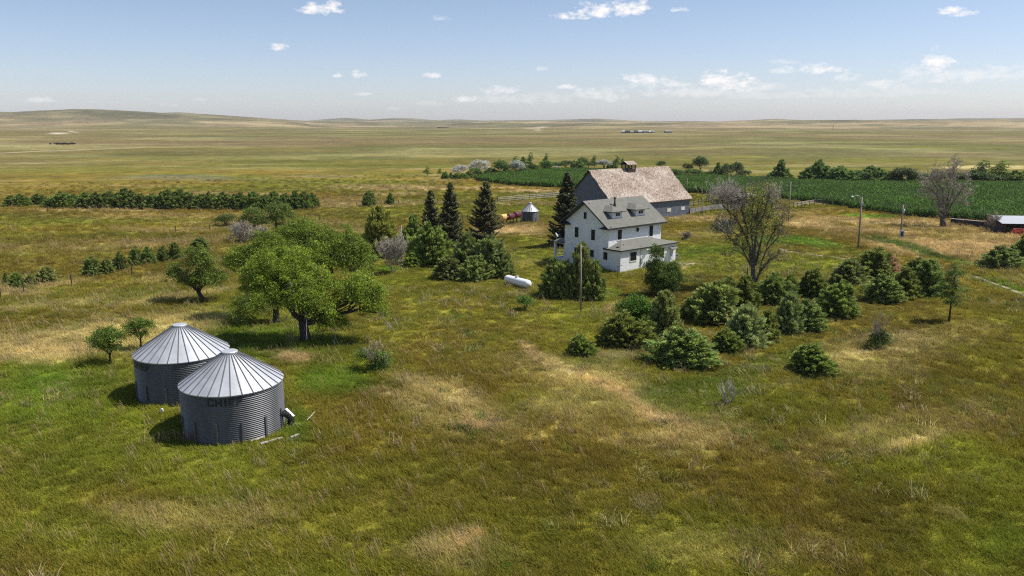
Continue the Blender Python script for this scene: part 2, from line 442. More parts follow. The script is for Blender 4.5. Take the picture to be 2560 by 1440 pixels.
def broadleaf(name, label, base, trunk_top, lobes, color, r0=0.3, per=9.0, leaf=0.1, clump=0.3, seed=1, forks=None, cat='tree', group=None, dead=0, droop=0.25, shell=0.55, wood=None, cl=38, cap=False):
    """one tree with its own limbs reaching into each lobe of the crown; coordinates in metres relative to base"""
    rnd = random.Random(seed); rng = np.random.default_rng(seed)
    t = thing(name, label, cat, base, 0, group)
    C, U, V, T, tips = lobes_cloud(lobes, per, leaf, rng, clump, droop, shell, cl, cap)
    cr = link('crown', cloud_mesh('crown', C, U, V, T, M['leaf']), t); cr.color = c4(color)
    b = MB(); tt = Vector(trunk_top)
    b.tube([(0, 0, -0.3), (tt.x * .15, tt.y * .15, tt.z * .15), (tt.x * .6, tt.y * .6, tt.z * .6), tt], [r0 * 1.35, r0 * 1.05, r0 * .85, r0 * .75], 10)
    for i, lb in enumerate(lobes):
        c = Vector(lb[:3]) - Vector((0, 0, lb[5] * .25))
        st = Vector((0, 0, 0)).lerp(tt, rnd.uniform(.7, 1.0))
        pts, rad = limb(st, c, r0 * rnd.uniform(.4, .62), r0 * .16, rnd, 0.14, 5)
        b.tube(pts, rad, 7)
        near = [q for q in tips if abs(q[0] - lb[0]) < lb[3] * 1.2 and abs(q[1] - lb[1]) < lb[4] * 1.2 and abs(q[2] - lb[2]) < lb[5] * 1.2]
        rnd.shuffle(near)
        for q in near[:16]:
            s0 = pts[rnd.choice([2, 3, 4, 5])]
            p2, r2 = limb(s0, q, r0 * .13, r0 * .03, rnd, 0.15, 3)
            b.tube(p2, r2, 4, caps=False)
    b.build('trunk', [wood or M['bark']], t, True)
    if dead:
        b = MB()
        for k in range(dead):
            lb = lobes[rnd.randrange(len(lobes))]
            a = rnd.uniform(0, 2 * PI); c = Vector(lb[:3])
            p = c + Vector((math.cos(a) * lb[3], math.sin(a) * lb[4], -lb[5] * rnd.uniform(.3, 1.0)))
            q = p + Vector((math.cos(a) * rnd.uniform(.3, 1.2), math.sin(a) * .5, -rnd.uniform(.2, 1.3)))
            p2, r2 = limb(c, q, r0 * .1, r0 * .03, rnd, 0.2, 4); b.tube(p2, r2, 4, caps=False)
            for j in range(3):
                q2 = q + Vector((rnd.uniform(-.6, .6), rnd.uniform(-.4, .4), -rnd.uniform(.1, .7)))
                b.tube([p2[-2], q2], [r0 * .05, r0 * .02], 4, caps=False)
        b.build('dead_branch', [M['deadwood']], t)
    return t

# ---- bare branching
def twigs(b, p, d, L, r, depth, rnd, spread=0.6, up=0.25, tips=None, n=(2, 4), minr=0.012, mi=0, wob=.25):
    seg = 3; pts = [p.copy()]; rad = [r]; q = p.copy(); dd = d.copy()
    for i in range(seg):
        dd = (dd + Vector((rnd.gauss(0, wob), rnd.gauss(0, wob), rnd.gauss(0, wob) + up * .25))).normalized()
        q = q + dd * (L / seg); pts.append(q.copy()); rad.append(max(minr * .7, r * (1 - .55 * (i + 1) / seg)))
    b.tube(pts, rad, 3 if depth <= 1 else 5, mi, caps=False)
    if tips is not None and depth <= 1: tips.append(q.copy()); tips.append(pts[2].copy())
    if depth <= 0: return
    for k in range(rnd.randint(*n)):
        t = rnd.uniform(.35, 1.0); i = min(seg - 1, int(t * seg)); st = pts[i].lerp(pts[i + 1], t * seg - i)
        nd = (dd + Vector((rnd.gauss(0, spread), rnd.gauss(0, spread), rnd.gauss(0, spread * .7) + up))).normalized()
        twigs(b, st, nd, L * rnd.uniform(.5, .8), max(minr, r * .55), depth - 1, rnd, spread, up, tips, n, minr, mi, wob)

def spruce_mesh(seed, h=10.0, w=2.3, sparse=0.0, nw=30):
    """tiers of drooping then upturned boughs set with hanging needle sprays"""
    rng = np.random.default_rng(seed); Cs = []; Us = []; Vs = []; Ts = []
    b = MB(); b.tube([(0, 0, -.3), (0, 0, h * .5), (0, 0, h)], [w * .085, w * .05, .02], 8)
    z = h * 0.045
    k = 0
    while z < h * 0.985:
        t = z / h
        R = w * (1 - t) ** 0.82 * (0.9 + .2 * rng.random()) + 0.12
        nbr = int(rng.integers(7, 10) * (1 - sparse)) + 1
        for j in range(nbr):
            a = rng.uniform(0, 2 * PI); Lb = R * rng.uniform(0.68, 1.12)
            dh = np.array([math.cos(a), math.sin(a), 0.0]); n = max(6, int(Lb * 17))
            s = np.linspace(0.12, 1, n); droop = -0.28 * np.sin(s * 2.3) * Lb * (1 - .5 * t) + 0.14 * s ** 3 * Lb + t * s * Lb * .5
            spine = dh[None] * (s * Lb)[:, None] + np.array([0, 0, z])[None] + np.stack([0 * s, 0 * s, droop], 1)
            if Lb > w * .35 and rng.random() < .6: b.tube([spine[0] * .3 + np.array([0, 0, z]) * .7, spine[n // 2], spine[-1]], [.03, .02, .01], 3, caps=False)
            side = np.array([-dh[1], dh[0], 0.0])
            for sg in (-1, 1, 0, 0):
                wd = (1 - s * .55)[:, None] * Lb * 0.22
                off = side[None] * sg * wd * rng.uniform(.4, 1.1, (n, 1)) + rng.normal(0, .05, (n, 3))
                off[:, 2] -= np.abs(sg) * wd[:, 0] * .35 + (0.10 if sg == 0 else 0)
                pos = spine + off
                dirn = unit(dh[None] * .7 + side[None] * sg * .7 + np.array([0, 0, -.35 if sg else -.1]) + rng.normal(0, .22, (n, 3)))
                sd = unit(np.cross(dirn, unit(rng.normal(0, 1, (n, 3)) + np.array([0, 0, 1.2]))))
                ln = rng.uniform(.12, .24, n)[:, None]
                Cs.append(pos); Us.append(dirn * ln); Vs.append(sd * ln * .42)
                Ts.append(leaf_tints(n, rng, .2, .06) * rng.uniform(.8, 1.2) * np.where(s > .8, 1.35, 1.0)[:, None])
        z += h / nw * (1 - .25 * t) * rng.uniform(.8, 1.2); k += 1
    return cloud_mesh('spruce_crown', np.concatenate(Cs), np.concatenate(Us), np.concatenate(Vs), np.concatenate(Ts), M['needle']), b.mesh('spruce_trunk', [M['bark']])

# ------------------------------------------------------------------ camera
cam = bpy.data.cameras.new('camera'); cam.sensor_width = 36; cam.lens = 36 * F / 2560
cam.clip_start = 0.5; cam.clip_end = 60000
co = link('camera', cam); co.location = (0, 0, HC); co.rotation_euler = (PI / 2 - PITCH, 0, 0)
scene.camera = co

# ------------------------------------------------------------------ ground colour (kinds of grass, as patches on the land)
G_GREEN = np.array([0.170, 0.190, 0.018]); G_LUSH = np.array([0.105, 0.185, 0.016]); G_OLIVE = np.array([0.208, 0.162, 0.024])
G_BROWN = np.array([0.160, 0.122, 0.022]); G_STRAW = np.array([0.50, 0.41, 0.17]); G_TAN = np.array([0.49, 0.365, 0.18])
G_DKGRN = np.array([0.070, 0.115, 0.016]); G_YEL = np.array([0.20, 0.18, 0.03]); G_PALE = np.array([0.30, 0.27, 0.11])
G_BLUE = np.array([0.15, 0.155, 0.10]); G_CHALK = np.array([0.50, 0.41, 0.29]); G_FARGRN = np.array([0.12, 0.125, 0.035])
G_SOIL = np.array([0.03, 0.05, 0.014])
# px, py, rx, ry, rot(deg, in the picture), kind, strength
PATCH = [
 (1500, 985, 300, 75, 18, G_STRAW, .38), (1150, 1030, 210, 85, 22, G_STRAW, .42), (2250, 1080, 330, 55, -10, G_STRAW, .3), (1130, 1385, 200, 50, 0, G_STRAW, .35), (2230, 860, 300, 45, -6, G_STRAW, .3), (560, 1290, 260, 50, 0, G_STRAW, .25),
 (150, 1060, 420, 170, 0, G_GREEN, .9), (480, 1130, 330, 60, 0, G_GREEN, .8), (640, 800, 200, 50, 0, G_GREEN, .8), (640, 850, 330, 60, 0, G_LUSH, .6), (890, 930, 170, 70, 0, G_GREEN, .9), (860, 960, 130, 40, 0, G_LUSH, .6),
 (130, 970, 250, 90, 0, G_LUSH, .4), (100, 950, 120, 40, 0, G_LUSH, .5), (500, 1100, 150, 25, 0, G_LUSH, .7), (740, 1060, 60, 60, 0, G_LUSH, .7), (60, 1400, 120, 60, 0, G_BROWN, .5),
 (250, 835, 360, 60, -6, G_STRAW, .8), (200, 790, 300, 30, -6, G_OLIVE, .6), (120, 880, 160, 25, 0, G_TAN, .35), (420, 745, 200, 10, -8, G_STRAW, .6), (150, 760, 220, 10, -6, G_STRAW, .55), (300, 720, 260, 14, -8, G_OLIVE, .5), (120, 715, 160, 8, -6, G_TAN, .6), (60, 735, 80, 8, 0, G_TAN, .5),
 (450, 690, 160, 9, -8, G_STRAW, .45), (740, 897, 50, 14, 0, G_TAN, .9), (700, 880, 60, 10, 0, G_TAN, .4),
 (1060, 965, 150, 24, 12, G_STRAW, .95), (960, 985, 80, 20, 0, G_TAN, .45), (1160, 1010, 70, 25, 20, G_STRAW, .6), (1200, 1060, 60, 35, 0, G_TAN, .75), (1190, 1090, 50, 14, 0, G_GREEN, .9), (1200, 1050, 22, 8, 0, G_LUSH, .8), (1010, 1010, 90, 30, 30, G_STRAW, .35),
 (1330, 880, 60, 14, 40, G_TAN, .75), (1410, 920, 80, 18, 30, G_STRAW, .9), (1500, 960, 90, 18, 18, G_TAN, .85), (1590, 1010, 70, 16, 28, G_TAN, .75), (1660, 1050, 90, 18, 12, G_TAN, .8), (1480, 935, 150, 50, 0, G_STRAW, .5), (1400, 1020, 130, 40, 10, G_STRAW, .4),
 (1540, 890, 130, 24, 0, G_PALE, 1), (1480, 905, 80, 20, 0, G_GREEN, .4), (1700, 830, 60, 10, 0, G_STRAW, .5), (1760, 1090, 160, 30, 0, G_TAN, .35), (1560, 1100, 200, 25, 10, G_STRAW, .25),
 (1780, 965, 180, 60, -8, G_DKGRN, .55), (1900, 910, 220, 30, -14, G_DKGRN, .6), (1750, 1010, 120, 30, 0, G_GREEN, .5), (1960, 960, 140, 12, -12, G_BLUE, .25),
 (2120, 890, 160, 22, -10, G_STRAW, .55), (2240, 840, 140, 18, -8, G_STRAW, .45), (2300, 850, 80, 14, 0, G_STRAW, .45), (2200, 925, 180, 30, 0, G_STRAW, .35), (1760, 865, 90, 22, 0, G_PALE, .6), (2090, 790, 40, 22, 0, G_PALE, .5),
 (2280, 1110, 110, 22, -15, G_STRAW, .8), (2200, 1130, 60, 14, 0, G_PALE, .5), (2420, 1010, 40, 16, 0, G_PALE, .6), (2180, 1070, 120, 20, -20, G_STRAW, .35), (2060, 1190, 60, 20, 0, G_TAN, .4), (1170, 1350, 60, 22, -30, G_TAN, .8), (1090, 1370, 70, 25, 0, G_STRAW, .6), (1260, 1395, 60, 30, 0, G_GREEN, .4),
 (1270, 1425, 16, 14, 0, G_LUSH, .9), (1190, 1425, 30, 16, 0, G_PALE, .6), (1620, 1260, 40, 20, 0, G_STRAW, .5), (340, 1260, 180, 60, 0, G_OLIVE, .6), (360, 1290, 150, 45, 0, G_STRAW, .3),
 (2480, 1330, 170, 150, 0, G_GREEN, .6), (2520, 1350, 90, 60, 0, G_LUSH, .3), (2500, 1190, 120, 60, 0, G_GREEN, .5), (2380, 1285, 60, 14, 20, G_STRAW, .4), (2100, 1250, 330, 90, 0, G_BROWN, .55), (2300, 1000, 330, 90, 0, G_BROWN, .5), (1500, 1220, 380, 120, 0, G_BROWN, .35), (1800, 1380, 330, 60, 0, G_STRAW, .18),
 (2000, 1130, 260, 40, 0, G_BROWN, .5), (1050, 1250, 260, 60, 0, G_BROWN, .25), (1080, 870, 110, 90, 0, G_OLIVE, .6), (1020, 700, 110, 16, 0, G_GREEN, .7), (960, 672, 60, 10, 0, G_LUSH, .8), (1200, 760, 140, 25, 0, G_OLIVE, .5), (1380, 800, 100, 20, 0, G_GREEN, .3), (1530, 770, 40, 18, -30, G_TAN, .6), (1560, 712, 90, 14, 0, G_OLIVE, .6), (1530, 735, 30, 20, 0, G_LUSH, .6),
 (1330, 640, 90, 25, 0, G_GREEN, .7), (1300, 600, 60, 14, 0, G_GREEN, .5), (1230, 575, 60, 16, 0, G_TAN, .6), (1310, 575, 90, 14, 0, G_TAN, .75), (1330, 525, 90, 12, 0, G_GREEN, .5), (1330, 655, 60, 8, 0, G_STRAW, .3),
 (1760, 655, 160, 30, 0, G_GREEN, .9), (1780, 625, 160, 20, 0, G_LUSH, .6), (2010, 660, 140, 26, 0, G_GREEN, .85), (1780, 700, 130, 16, 0, G_BROWN, .5), (1960, 600, 160, 14, 0, G_LUSH, .65), (1850, 565, 160, 12, 0, G_GREEN, .4), (1990, 560, 160, 10, 0, G_TAN, .55), (2060, 550, 200, 12, 0, G_TAN, .5), (1750, 545, 120, 10, 0, G_TAN, .5), (1950, 535, 100, 6, 0, G_STRAW, .5),
 (2300, 560, 260, 14, 2, G_TAN, .5), (2150, 575, 220, 10, 4, G_TAN, .6), (2350, 620, 260, 26, 4, G_TAN, .75), (2500, 600, 160, 30, 0, G_TAN, .5), (2290, 590, 110, 5, 0, G_OLIVE, .6), (2150, 540, 60, 6, 4, G_LUSH, .9), (2200, 543, 50, 6, 0, G_LUSH, .9),
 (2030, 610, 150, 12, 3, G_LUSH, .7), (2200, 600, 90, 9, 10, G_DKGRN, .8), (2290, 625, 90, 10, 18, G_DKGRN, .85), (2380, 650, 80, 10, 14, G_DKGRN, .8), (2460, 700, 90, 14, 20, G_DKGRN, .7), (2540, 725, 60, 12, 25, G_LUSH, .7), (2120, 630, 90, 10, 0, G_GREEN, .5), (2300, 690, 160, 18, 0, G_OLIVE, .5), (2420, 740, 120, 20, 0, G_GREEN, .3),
 (1700, 668, 26, 6, 0, G_TAN, .9), (1730, 660, 22, 6, 0, G_STRAW, .8), (1500, 530, 90, 10, 0, G_TAN, .4), (1330, 478, 90, 5, 0, G_TAN, .8), (1240, 470, 70, 4, 0, G_TAN, .6), (1100, 470, 160, 5, 0, G_TAN, .45), (980, 485, 120, 4, 0, G_TAN, .45), (900, 515, 120, 3, 0, G_TAN, .5), (450, 540, 300, 7, 0, G_TAN, .25), (260, 525, 300, 3, 0, G_TAN, .5), (1000, 600, 120, 12, 0, G_TAN, .5), (900, 580, 120, 10, 0, G_TAN, .35), (500, 600, 260, 10, -4, G_TAN, .3), (160, 600, 200, 14, 0, G_BROWN, .4), (420, 575, 160, 8, 0, G_TAN, .35), (150, 560, 200, 12, 0, G_GREEN, .25), (1150, 520, 120, 8, 0, G_GREEN, .35), (1000, 540, 60, 6, 0, G_GREEN, .3),
 # far plain
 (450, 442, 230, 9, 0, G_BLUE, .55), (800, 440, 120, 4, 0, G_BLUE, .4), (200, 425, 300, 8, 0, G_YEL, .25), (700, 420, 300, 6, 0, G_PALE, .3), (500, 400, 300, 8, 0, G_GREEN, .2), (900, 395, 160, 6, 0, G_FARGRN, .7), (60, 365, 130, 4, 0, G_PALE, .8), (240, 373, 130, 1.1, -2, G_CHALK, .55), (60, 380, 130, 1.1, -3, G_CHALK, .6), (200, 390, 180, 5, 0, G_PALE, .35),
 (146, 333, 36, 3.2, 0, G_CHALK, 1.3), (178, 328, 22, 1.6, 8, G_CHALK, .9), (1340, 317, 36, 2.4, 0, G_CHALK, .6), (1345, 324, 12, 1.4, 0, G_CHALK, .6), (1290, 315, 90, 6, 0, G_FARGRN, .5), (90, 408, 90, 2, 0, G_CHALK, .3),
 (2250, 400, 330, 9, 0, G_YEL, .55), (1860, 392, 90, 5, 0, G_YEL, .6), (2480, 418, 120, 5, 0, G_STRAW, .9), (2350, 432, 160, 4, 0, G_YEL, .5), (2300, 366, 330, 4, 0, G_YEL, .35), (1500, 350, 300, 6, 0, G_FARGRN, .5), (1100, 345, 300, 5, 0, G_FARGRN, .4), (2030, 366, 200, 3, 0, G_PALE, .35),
]
_PW = []
for (px, py, rx, ry, rot, kind, st) in PATCH:
    c = gp(px, py); a = math.radians(rot); ca, sa = math.cos(a), math.sin(a)
    e1 = gp(px + rx * ca * .5, py + rx * sa * .5) - gp(px - rx * ca * .5, py - rx * sa * .5)
    yy = ry * .5
    e2 = gp(px - yy * sa, py + yy * ca) - gp(px + yy * sa, max(py - yy * ca, 309))
    A = np.array([[e1.x, e2.x], [e1.y, e2.y]])
    _PW.append((c.x, c.y, np.linalg.inv(A), kind, st))

HOUSE_O = Vector((14.40, 104.75, 0)); HOUSE_A = math.radians(41)
BARN_O = Vector((37.86, 170.54, 0)); BARN_A = math.radians(38)
SILO1 = (-18.2, 49.65); SILO2 = (-24.25, 56.6); RS = 3.17; RS2 = 3.24

def ground_color(x, y):
    x = np.asarray(x, float); y = np.asarray(y, float); r = np.hypot(x, y)
    n1 = fbm(x / 38, y / 38, 4, 41)[..., None]; n2 = fbm(x / 9, y / 9, 4, 42)[..., None]; n3 = fbm(x / 2.3, y / 2.3, 3, 43)[..., None]
    n4 = fbm(x / 17 + 9, y / 17, 3, 44)[..., None]
    c = G_OLIVE + (G_GREEN - G_OLIVE) * sstep(.42, .62, n1) * .5
    c = c + (G_BROWN - c) * sstep(.48, .66, n4) * .65
    c = c + (G_GREEN - c) * sstep(.55, .7, n2) * .5
    # mid and far land is drier
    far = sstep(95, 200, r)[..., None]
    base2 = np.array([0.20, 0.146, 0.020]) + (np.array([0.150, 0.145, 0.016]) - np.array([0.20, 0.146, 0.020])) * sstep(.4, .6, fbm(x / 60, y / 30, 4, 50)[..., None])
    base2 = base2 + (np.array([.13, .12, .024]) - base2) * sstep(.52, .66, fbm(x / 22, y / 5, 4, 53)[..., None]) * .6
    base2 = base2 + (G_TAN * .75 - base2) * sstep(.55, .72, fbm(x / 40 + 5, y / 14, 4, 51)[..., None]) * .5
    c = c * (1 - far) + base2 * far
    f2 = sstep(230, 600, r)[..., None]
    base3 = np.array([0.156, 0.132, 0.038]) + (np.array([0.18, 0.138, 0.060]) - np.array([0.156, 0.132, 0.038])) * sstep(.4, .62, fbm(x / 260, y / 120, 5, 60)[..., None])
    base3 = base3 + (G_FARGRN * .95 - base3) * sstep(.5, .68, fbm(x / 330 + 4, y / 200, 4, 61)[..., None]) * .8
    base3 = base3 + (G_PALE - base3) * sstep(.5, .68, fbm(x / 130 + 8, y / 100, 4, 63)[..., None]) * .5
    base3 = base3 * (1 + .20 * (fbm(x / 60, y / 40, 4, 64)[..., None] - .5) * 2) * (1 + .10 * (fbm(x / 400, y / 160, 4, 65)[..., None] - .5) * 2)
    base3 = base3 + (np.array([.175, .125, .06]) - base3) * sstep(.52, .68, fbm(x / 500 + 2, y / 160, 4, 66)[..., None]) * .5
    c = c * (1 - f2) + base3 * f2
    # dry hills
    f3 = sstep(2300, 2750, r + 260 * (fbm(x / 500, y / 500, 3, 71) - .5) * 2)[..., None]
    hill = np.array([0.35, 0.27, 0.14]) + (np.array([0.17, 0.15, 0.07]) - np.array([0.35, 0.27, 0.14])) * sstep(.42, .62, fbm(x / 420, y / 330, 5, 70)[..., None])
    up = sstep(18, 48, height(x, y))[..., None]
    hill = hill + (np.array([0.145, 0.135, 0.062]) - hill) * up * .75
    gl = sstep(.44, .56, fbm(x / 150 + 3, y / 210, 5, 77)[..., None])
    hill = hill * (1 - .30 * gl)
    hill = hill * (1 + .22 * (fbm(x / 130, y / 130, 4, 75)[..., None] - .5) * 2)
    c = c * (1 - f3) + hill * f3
    # patches
    wig = (fbm(x / 5, y / 5, 4, 81) - .5)
    wigf = (fbm(x / 60, y / 60, 4, 82) - .5)
    wg = np.where(r > 300, wigf, wig)
    for (cx, cy, Ai, kind, st) in _PW:
        dx = x - cx; dy = y - cy
        u = Ai[0, 0] * dx + Ai[0, 1] * dy; v = Ai[1, 0] * dx + Ai[1, 1] * dy
        q = np.sqrt(u * u + v * v)
        w = (1 - sstep(.35, 1.15, q + wg * 1.1)) * min(st, 1.0)
        c = c + (kind - c) * w[..., None]
    c = c * (1 + .32 * (n3 - .5) * 2 * (1 - f2)) * (1 + .22 * (n2 - .5) * 2)
    return np.maximum(c, 0.004)

# ------------------------------------------------------------------ ground sheet
def make_ground():
    angs = [math.radians(a) for a in np.concatenate([np.arange(-180, -44, 6), np.arange(-44, 44, .24), np.arange(44, 180, 6)])]
    rings = [4.0]
    while rings[-1] < 9000: rings.append(rings[-1] * 1.0105)
    A, R = np.meshgrid(np.array(angs), np.array(rings))
    X = R * np.sin(A); Y = R * np.cos(A); Z = height(X, Y)
    na, nr = len(angs), len(rings)
    co = np.stack([X, Y, Z], -1).reshape(-1, 3)
    colr = ground_color(X, Y).reshape(-1, 3)
    c0 = np.array([[0, 0, float(height(0.0, 4.0))]]); co = np.concatenate([co, c0]); colr = np.concatenate([colr, colr[:1]])
    idx = np.arange(na * nr).reshape(nr, na); nx = np.roll(idx, -1, 1)
    q = np.stack([idx[:-1], idx[1:], nx[1:], nx[:-1]], -1).reshape(-1, 4)
    tri = np.stack([np.full(na, na * nr), idx[0], nx[0]], -1)
    me = bpy.data.meshes.new('ground')
    nv = len(co); me.vertices.add(nv); me.vertices.foreach_set('co', co.astype(np.float32).ravel())
    loops = np.concatenate([q.ravel(), tri.ravel()]).astype(np.int32)
    me.loops.add(len(loops)); me.loops.foreach_set('vertex_index', loops)
    ls = np.concatenate([np.arange(len(q)) * 4, len(q) * 4 + np.arange(len(tri)) * 3]).astype(np.int32)
    lt = np.concatenate([np.full(len(q), 4), np.full(len(tri), 3)]).astype(np.int32)
    me.polygons.add(len(ls)); me.polygons.foreach_set('loop_start', ls); me.polygons.foreach_set('loop_total', lt)
    me.polygons.foreach_set('use_smooth', np.ones(len(ls), bool))
    ca = me.color_attributes.new('land', 'FLOAT_COLOR', 'POINT')
    ca.data.foreach_set('color', np.concatenate([colr, np.ones((nv, 1))], 1).astype(np.float32).ravel())
    me.update(); me.validate()
    m, nt, out = mat('prairie'); L = nt.links.new
    at = N(nt, 'ShaderNodeAttribute', attribute_name='land')
    tc = N(nt, 'ShaderNodeTexCoord')
    def nz(scale, det, rough=.6):
        n = N(nt, 'ShaderNodeTexNoise'); n.inputs['Scale'].default_value = scale; n.inputs['Detail'].default_value = det; n.inputs['Roughness'].default_value = rough
        L(tc.outputs['Object'], n.inputs['Vector']); return n
    a = nz(1.7, 6, .7); b_ = nz(.16, 6, .65); c_ = nz(.02, 6, .6)
    def ramp(n, lo, hi, p0=.3, p1=.7):
        mr = N(nt, 'ShaderNodeMapRange'); mr.inputs['From Min'].default_value = p0; mr.inputs['From Max'].default_value = p1
        mr.inputs['To Min'].default_value = lo; mr.inputs['To Max'].default_value = hi; L(n.outputs['Fac'], mr.inputs['Value']); return mr
    m1 = ramp(a, .55, 1.35); m2 = ramp(b_, .72, 1.25); m3 = ramp(c_, .80, 1.2)
    p = N(nt, 'ShaderNodeMath', operation='MULTIPLY'); L(m1.outputs[0], p.inputs[0]); L(m2.outputs[0], p.inputs[1])
    p2 = N(nt, 'ShaderNodeMath', operation='MULTIPLY'); L(p.outputs[0], p2.inputs[0]); L(m3.outputs[0], p2.inputs[1])
    vm = N(nt, 'ShaderNodeVectorMath', operation='SCALE'); L(at.outputs['Color'], vm.inputs[0]); L(p2.outputs[0], vm.inputs['Scale'])
    bs = N(nt, 'ShaderNodeBsdfPrincipled'); bs.inputs['Roughness'].default_value = .95; bs.inputs['Specular IOR Level'].default_value = .05
    bp = N(nt, 'ShaderNodeBump'); bp.inputs['Strength'].default_value = .35; bp.inputs['Distance'].default_value = .12
    L(a.outputs['Fac'], bp.inputs['Height']); L(bp.outputs[0], bs.inputs['Normal'])
    L(vm.outputs[0], bs.inputs['Base Color']); L(bs.outputs[0], out.inputs[0])
    me.materials.append(m)
    return tag(link('ground', me), kind='structure')
make_ground()

def local(P, O, A):
    dx = P[0] - O[0]; dy = P[1] - O[1]
    return dx * math.cos(A) + dy * math.sin(A), -dx * math.sin(A) + dy * math.cos(A)

def built_mask(x, y):
    """True where something stands, so no grass grows there"""
    k = (np.hypot(x - SILO1[0], y - SILO1[1]) < RS + .05) | (np.hypot(x - SILO2[0], y - SILO2[1]) < RS2 + .05)
    lx, ly = local((x, y), HOUSE_O, HOUSE_A)
    k |= (lx > -.1) & (lx < 12.1) & (ly > -.1) & (ly < 13)
    lx, ly = local((x, y), BARN_O, BARN_A)
    k |= (lx > -23.1) & (lx < .1) & (ly > -.1) & (ly < 13.7)
    return k

def in_poly(x, y, P):
    k = np.zeros(np.shape(x), bool); j = len(P) - 1
    for i in range(len(P)):
        xi, yi = P[i][0], P[i][1]; xj, yj = P[j][0], P[j][1]
        k ^= ((yi > y) != (yj > y)) & (x < (xj - xi) * (y - yi) / (yj - yi + 1e-12) + xi)
        j = i
    return k

CORN_LOW = [(1186, 448), (1215, 456), (1260, 462), (1330, 466), (1420, 470), (1500, 474), (1640, 476), (1722, 482), (1774, 485), (1850, 492), (1946, 497), (1992, 502), (2040, 506), (2080, 512), (2155, 525), (2267, 540), (2342, 545), (2399, 547), (2474, 556), (2560, 566), (2640, 578)]
CORN_TOP = [(2640, 461), (2400, 461), (2200, 460), (2080, 458), (1960, 453), (1850, 448), (1700, 443), (1600, 436), (1480, 429), (1400, 427), (1300, 433), (1225, 440)]
CORN = [gp(*p) for p in CORN_LOW + CORN_TOP]

# ------------------------------------------------------------------ instanced ground cover (stuff)
def instancer(name, pts, rot, scl, pick, tint, protos):
    me = bpy.data.meshes.new(name); n = len(pts)
    me.vertices.add(n); me.vertices.foreach_set('co', np.asarray(pts, np.float32).ravel())
    a = me.attributes.new('rot', 'FLOAT_VECTOR', 'POINT'); a.data.foreach_set('vector', np.asarray(rot, np.float32).ravel())
    a = me.attributes.new('scl', 'FLOAT_VECTOR', 'POINT'); a.data.foreach_set('vector', np.asarray(scl, np.float32).ravel())
    a = me.attributes.new('pick', 'INT', 'POINT'); a.data.foreach_set('value', np.asarray(pick, np.int32))
    a = me.attributes.new('ptint', 'FLOAT_COLOR', 'POINT')
    a.data.foreach_set('color', np.concatenate([tint, np.ones((n, 1))], 1).astype(np.float32).ravel())
    me.update()
    coll = bpy.data.collections.new(name + '_sources')
    for i, p in enumerate(protos):
        o = bpy.data.objects.new('%s_source_%d' % (name, i), p); coll.objects.link(o)
    ng = bpy.data.node_groups.new(name + '_scatter', 'GeometryNodeTree')
    ng.interface.new_socket('Geometry', in_out='INPUT', socket_type='NodeSocketGeometry')
    ng.interface.new_socket('Geometry', in_out='OUTPUT', socket_type='NodeSocketGeometry')
    gi = ng.nodes.new('NodeGroupInput'); go = ng.nodes.new('NodeGroupOutput')
    ci = ng.nodes.new('GeometryNodeCollectionInfo'); ci.inputs['Collection'].default_value = coll
    ci.inputs['Separate Children'].default_value = True; ci.inputs['Reset Children'].default_value = True
    ip = ng.nodes.new('GeometryNodeInstanceOnPoints'); ip.inputs['Pick Instance'].default_value = True
    def na(nm, ty):
        q = ng.nodes.new('GeometryNodeInputNamedAttribute'); q.data_type = ty; q.inputs['Name'].default_value = nm; return q
    r_ = na('rot', 'FLOAT_VECTOR'); s_ = na('scl', 'FLOAT_VECTOR'); p_ = na('pick', 'INT')
    L = ng.links.new
    L(gi.outputs[0], ip.inputs['Points']); L(ci.outputs[0], ip.inputs['Instance'])
    L(p_.outputs['Attribute'], ip.inputs['Instance Index']); L(r_.outputs['Attribute'], ip.inputs['Rotation']); L(s_.outputs['Attribute'], ip.inputs['Scale'])
    L(ip.outputs[0], go.inputs[0])
    o = link(name, me); md = o.modifiers.new('scatter', 'NODES'); md.node_group = ng
    return o

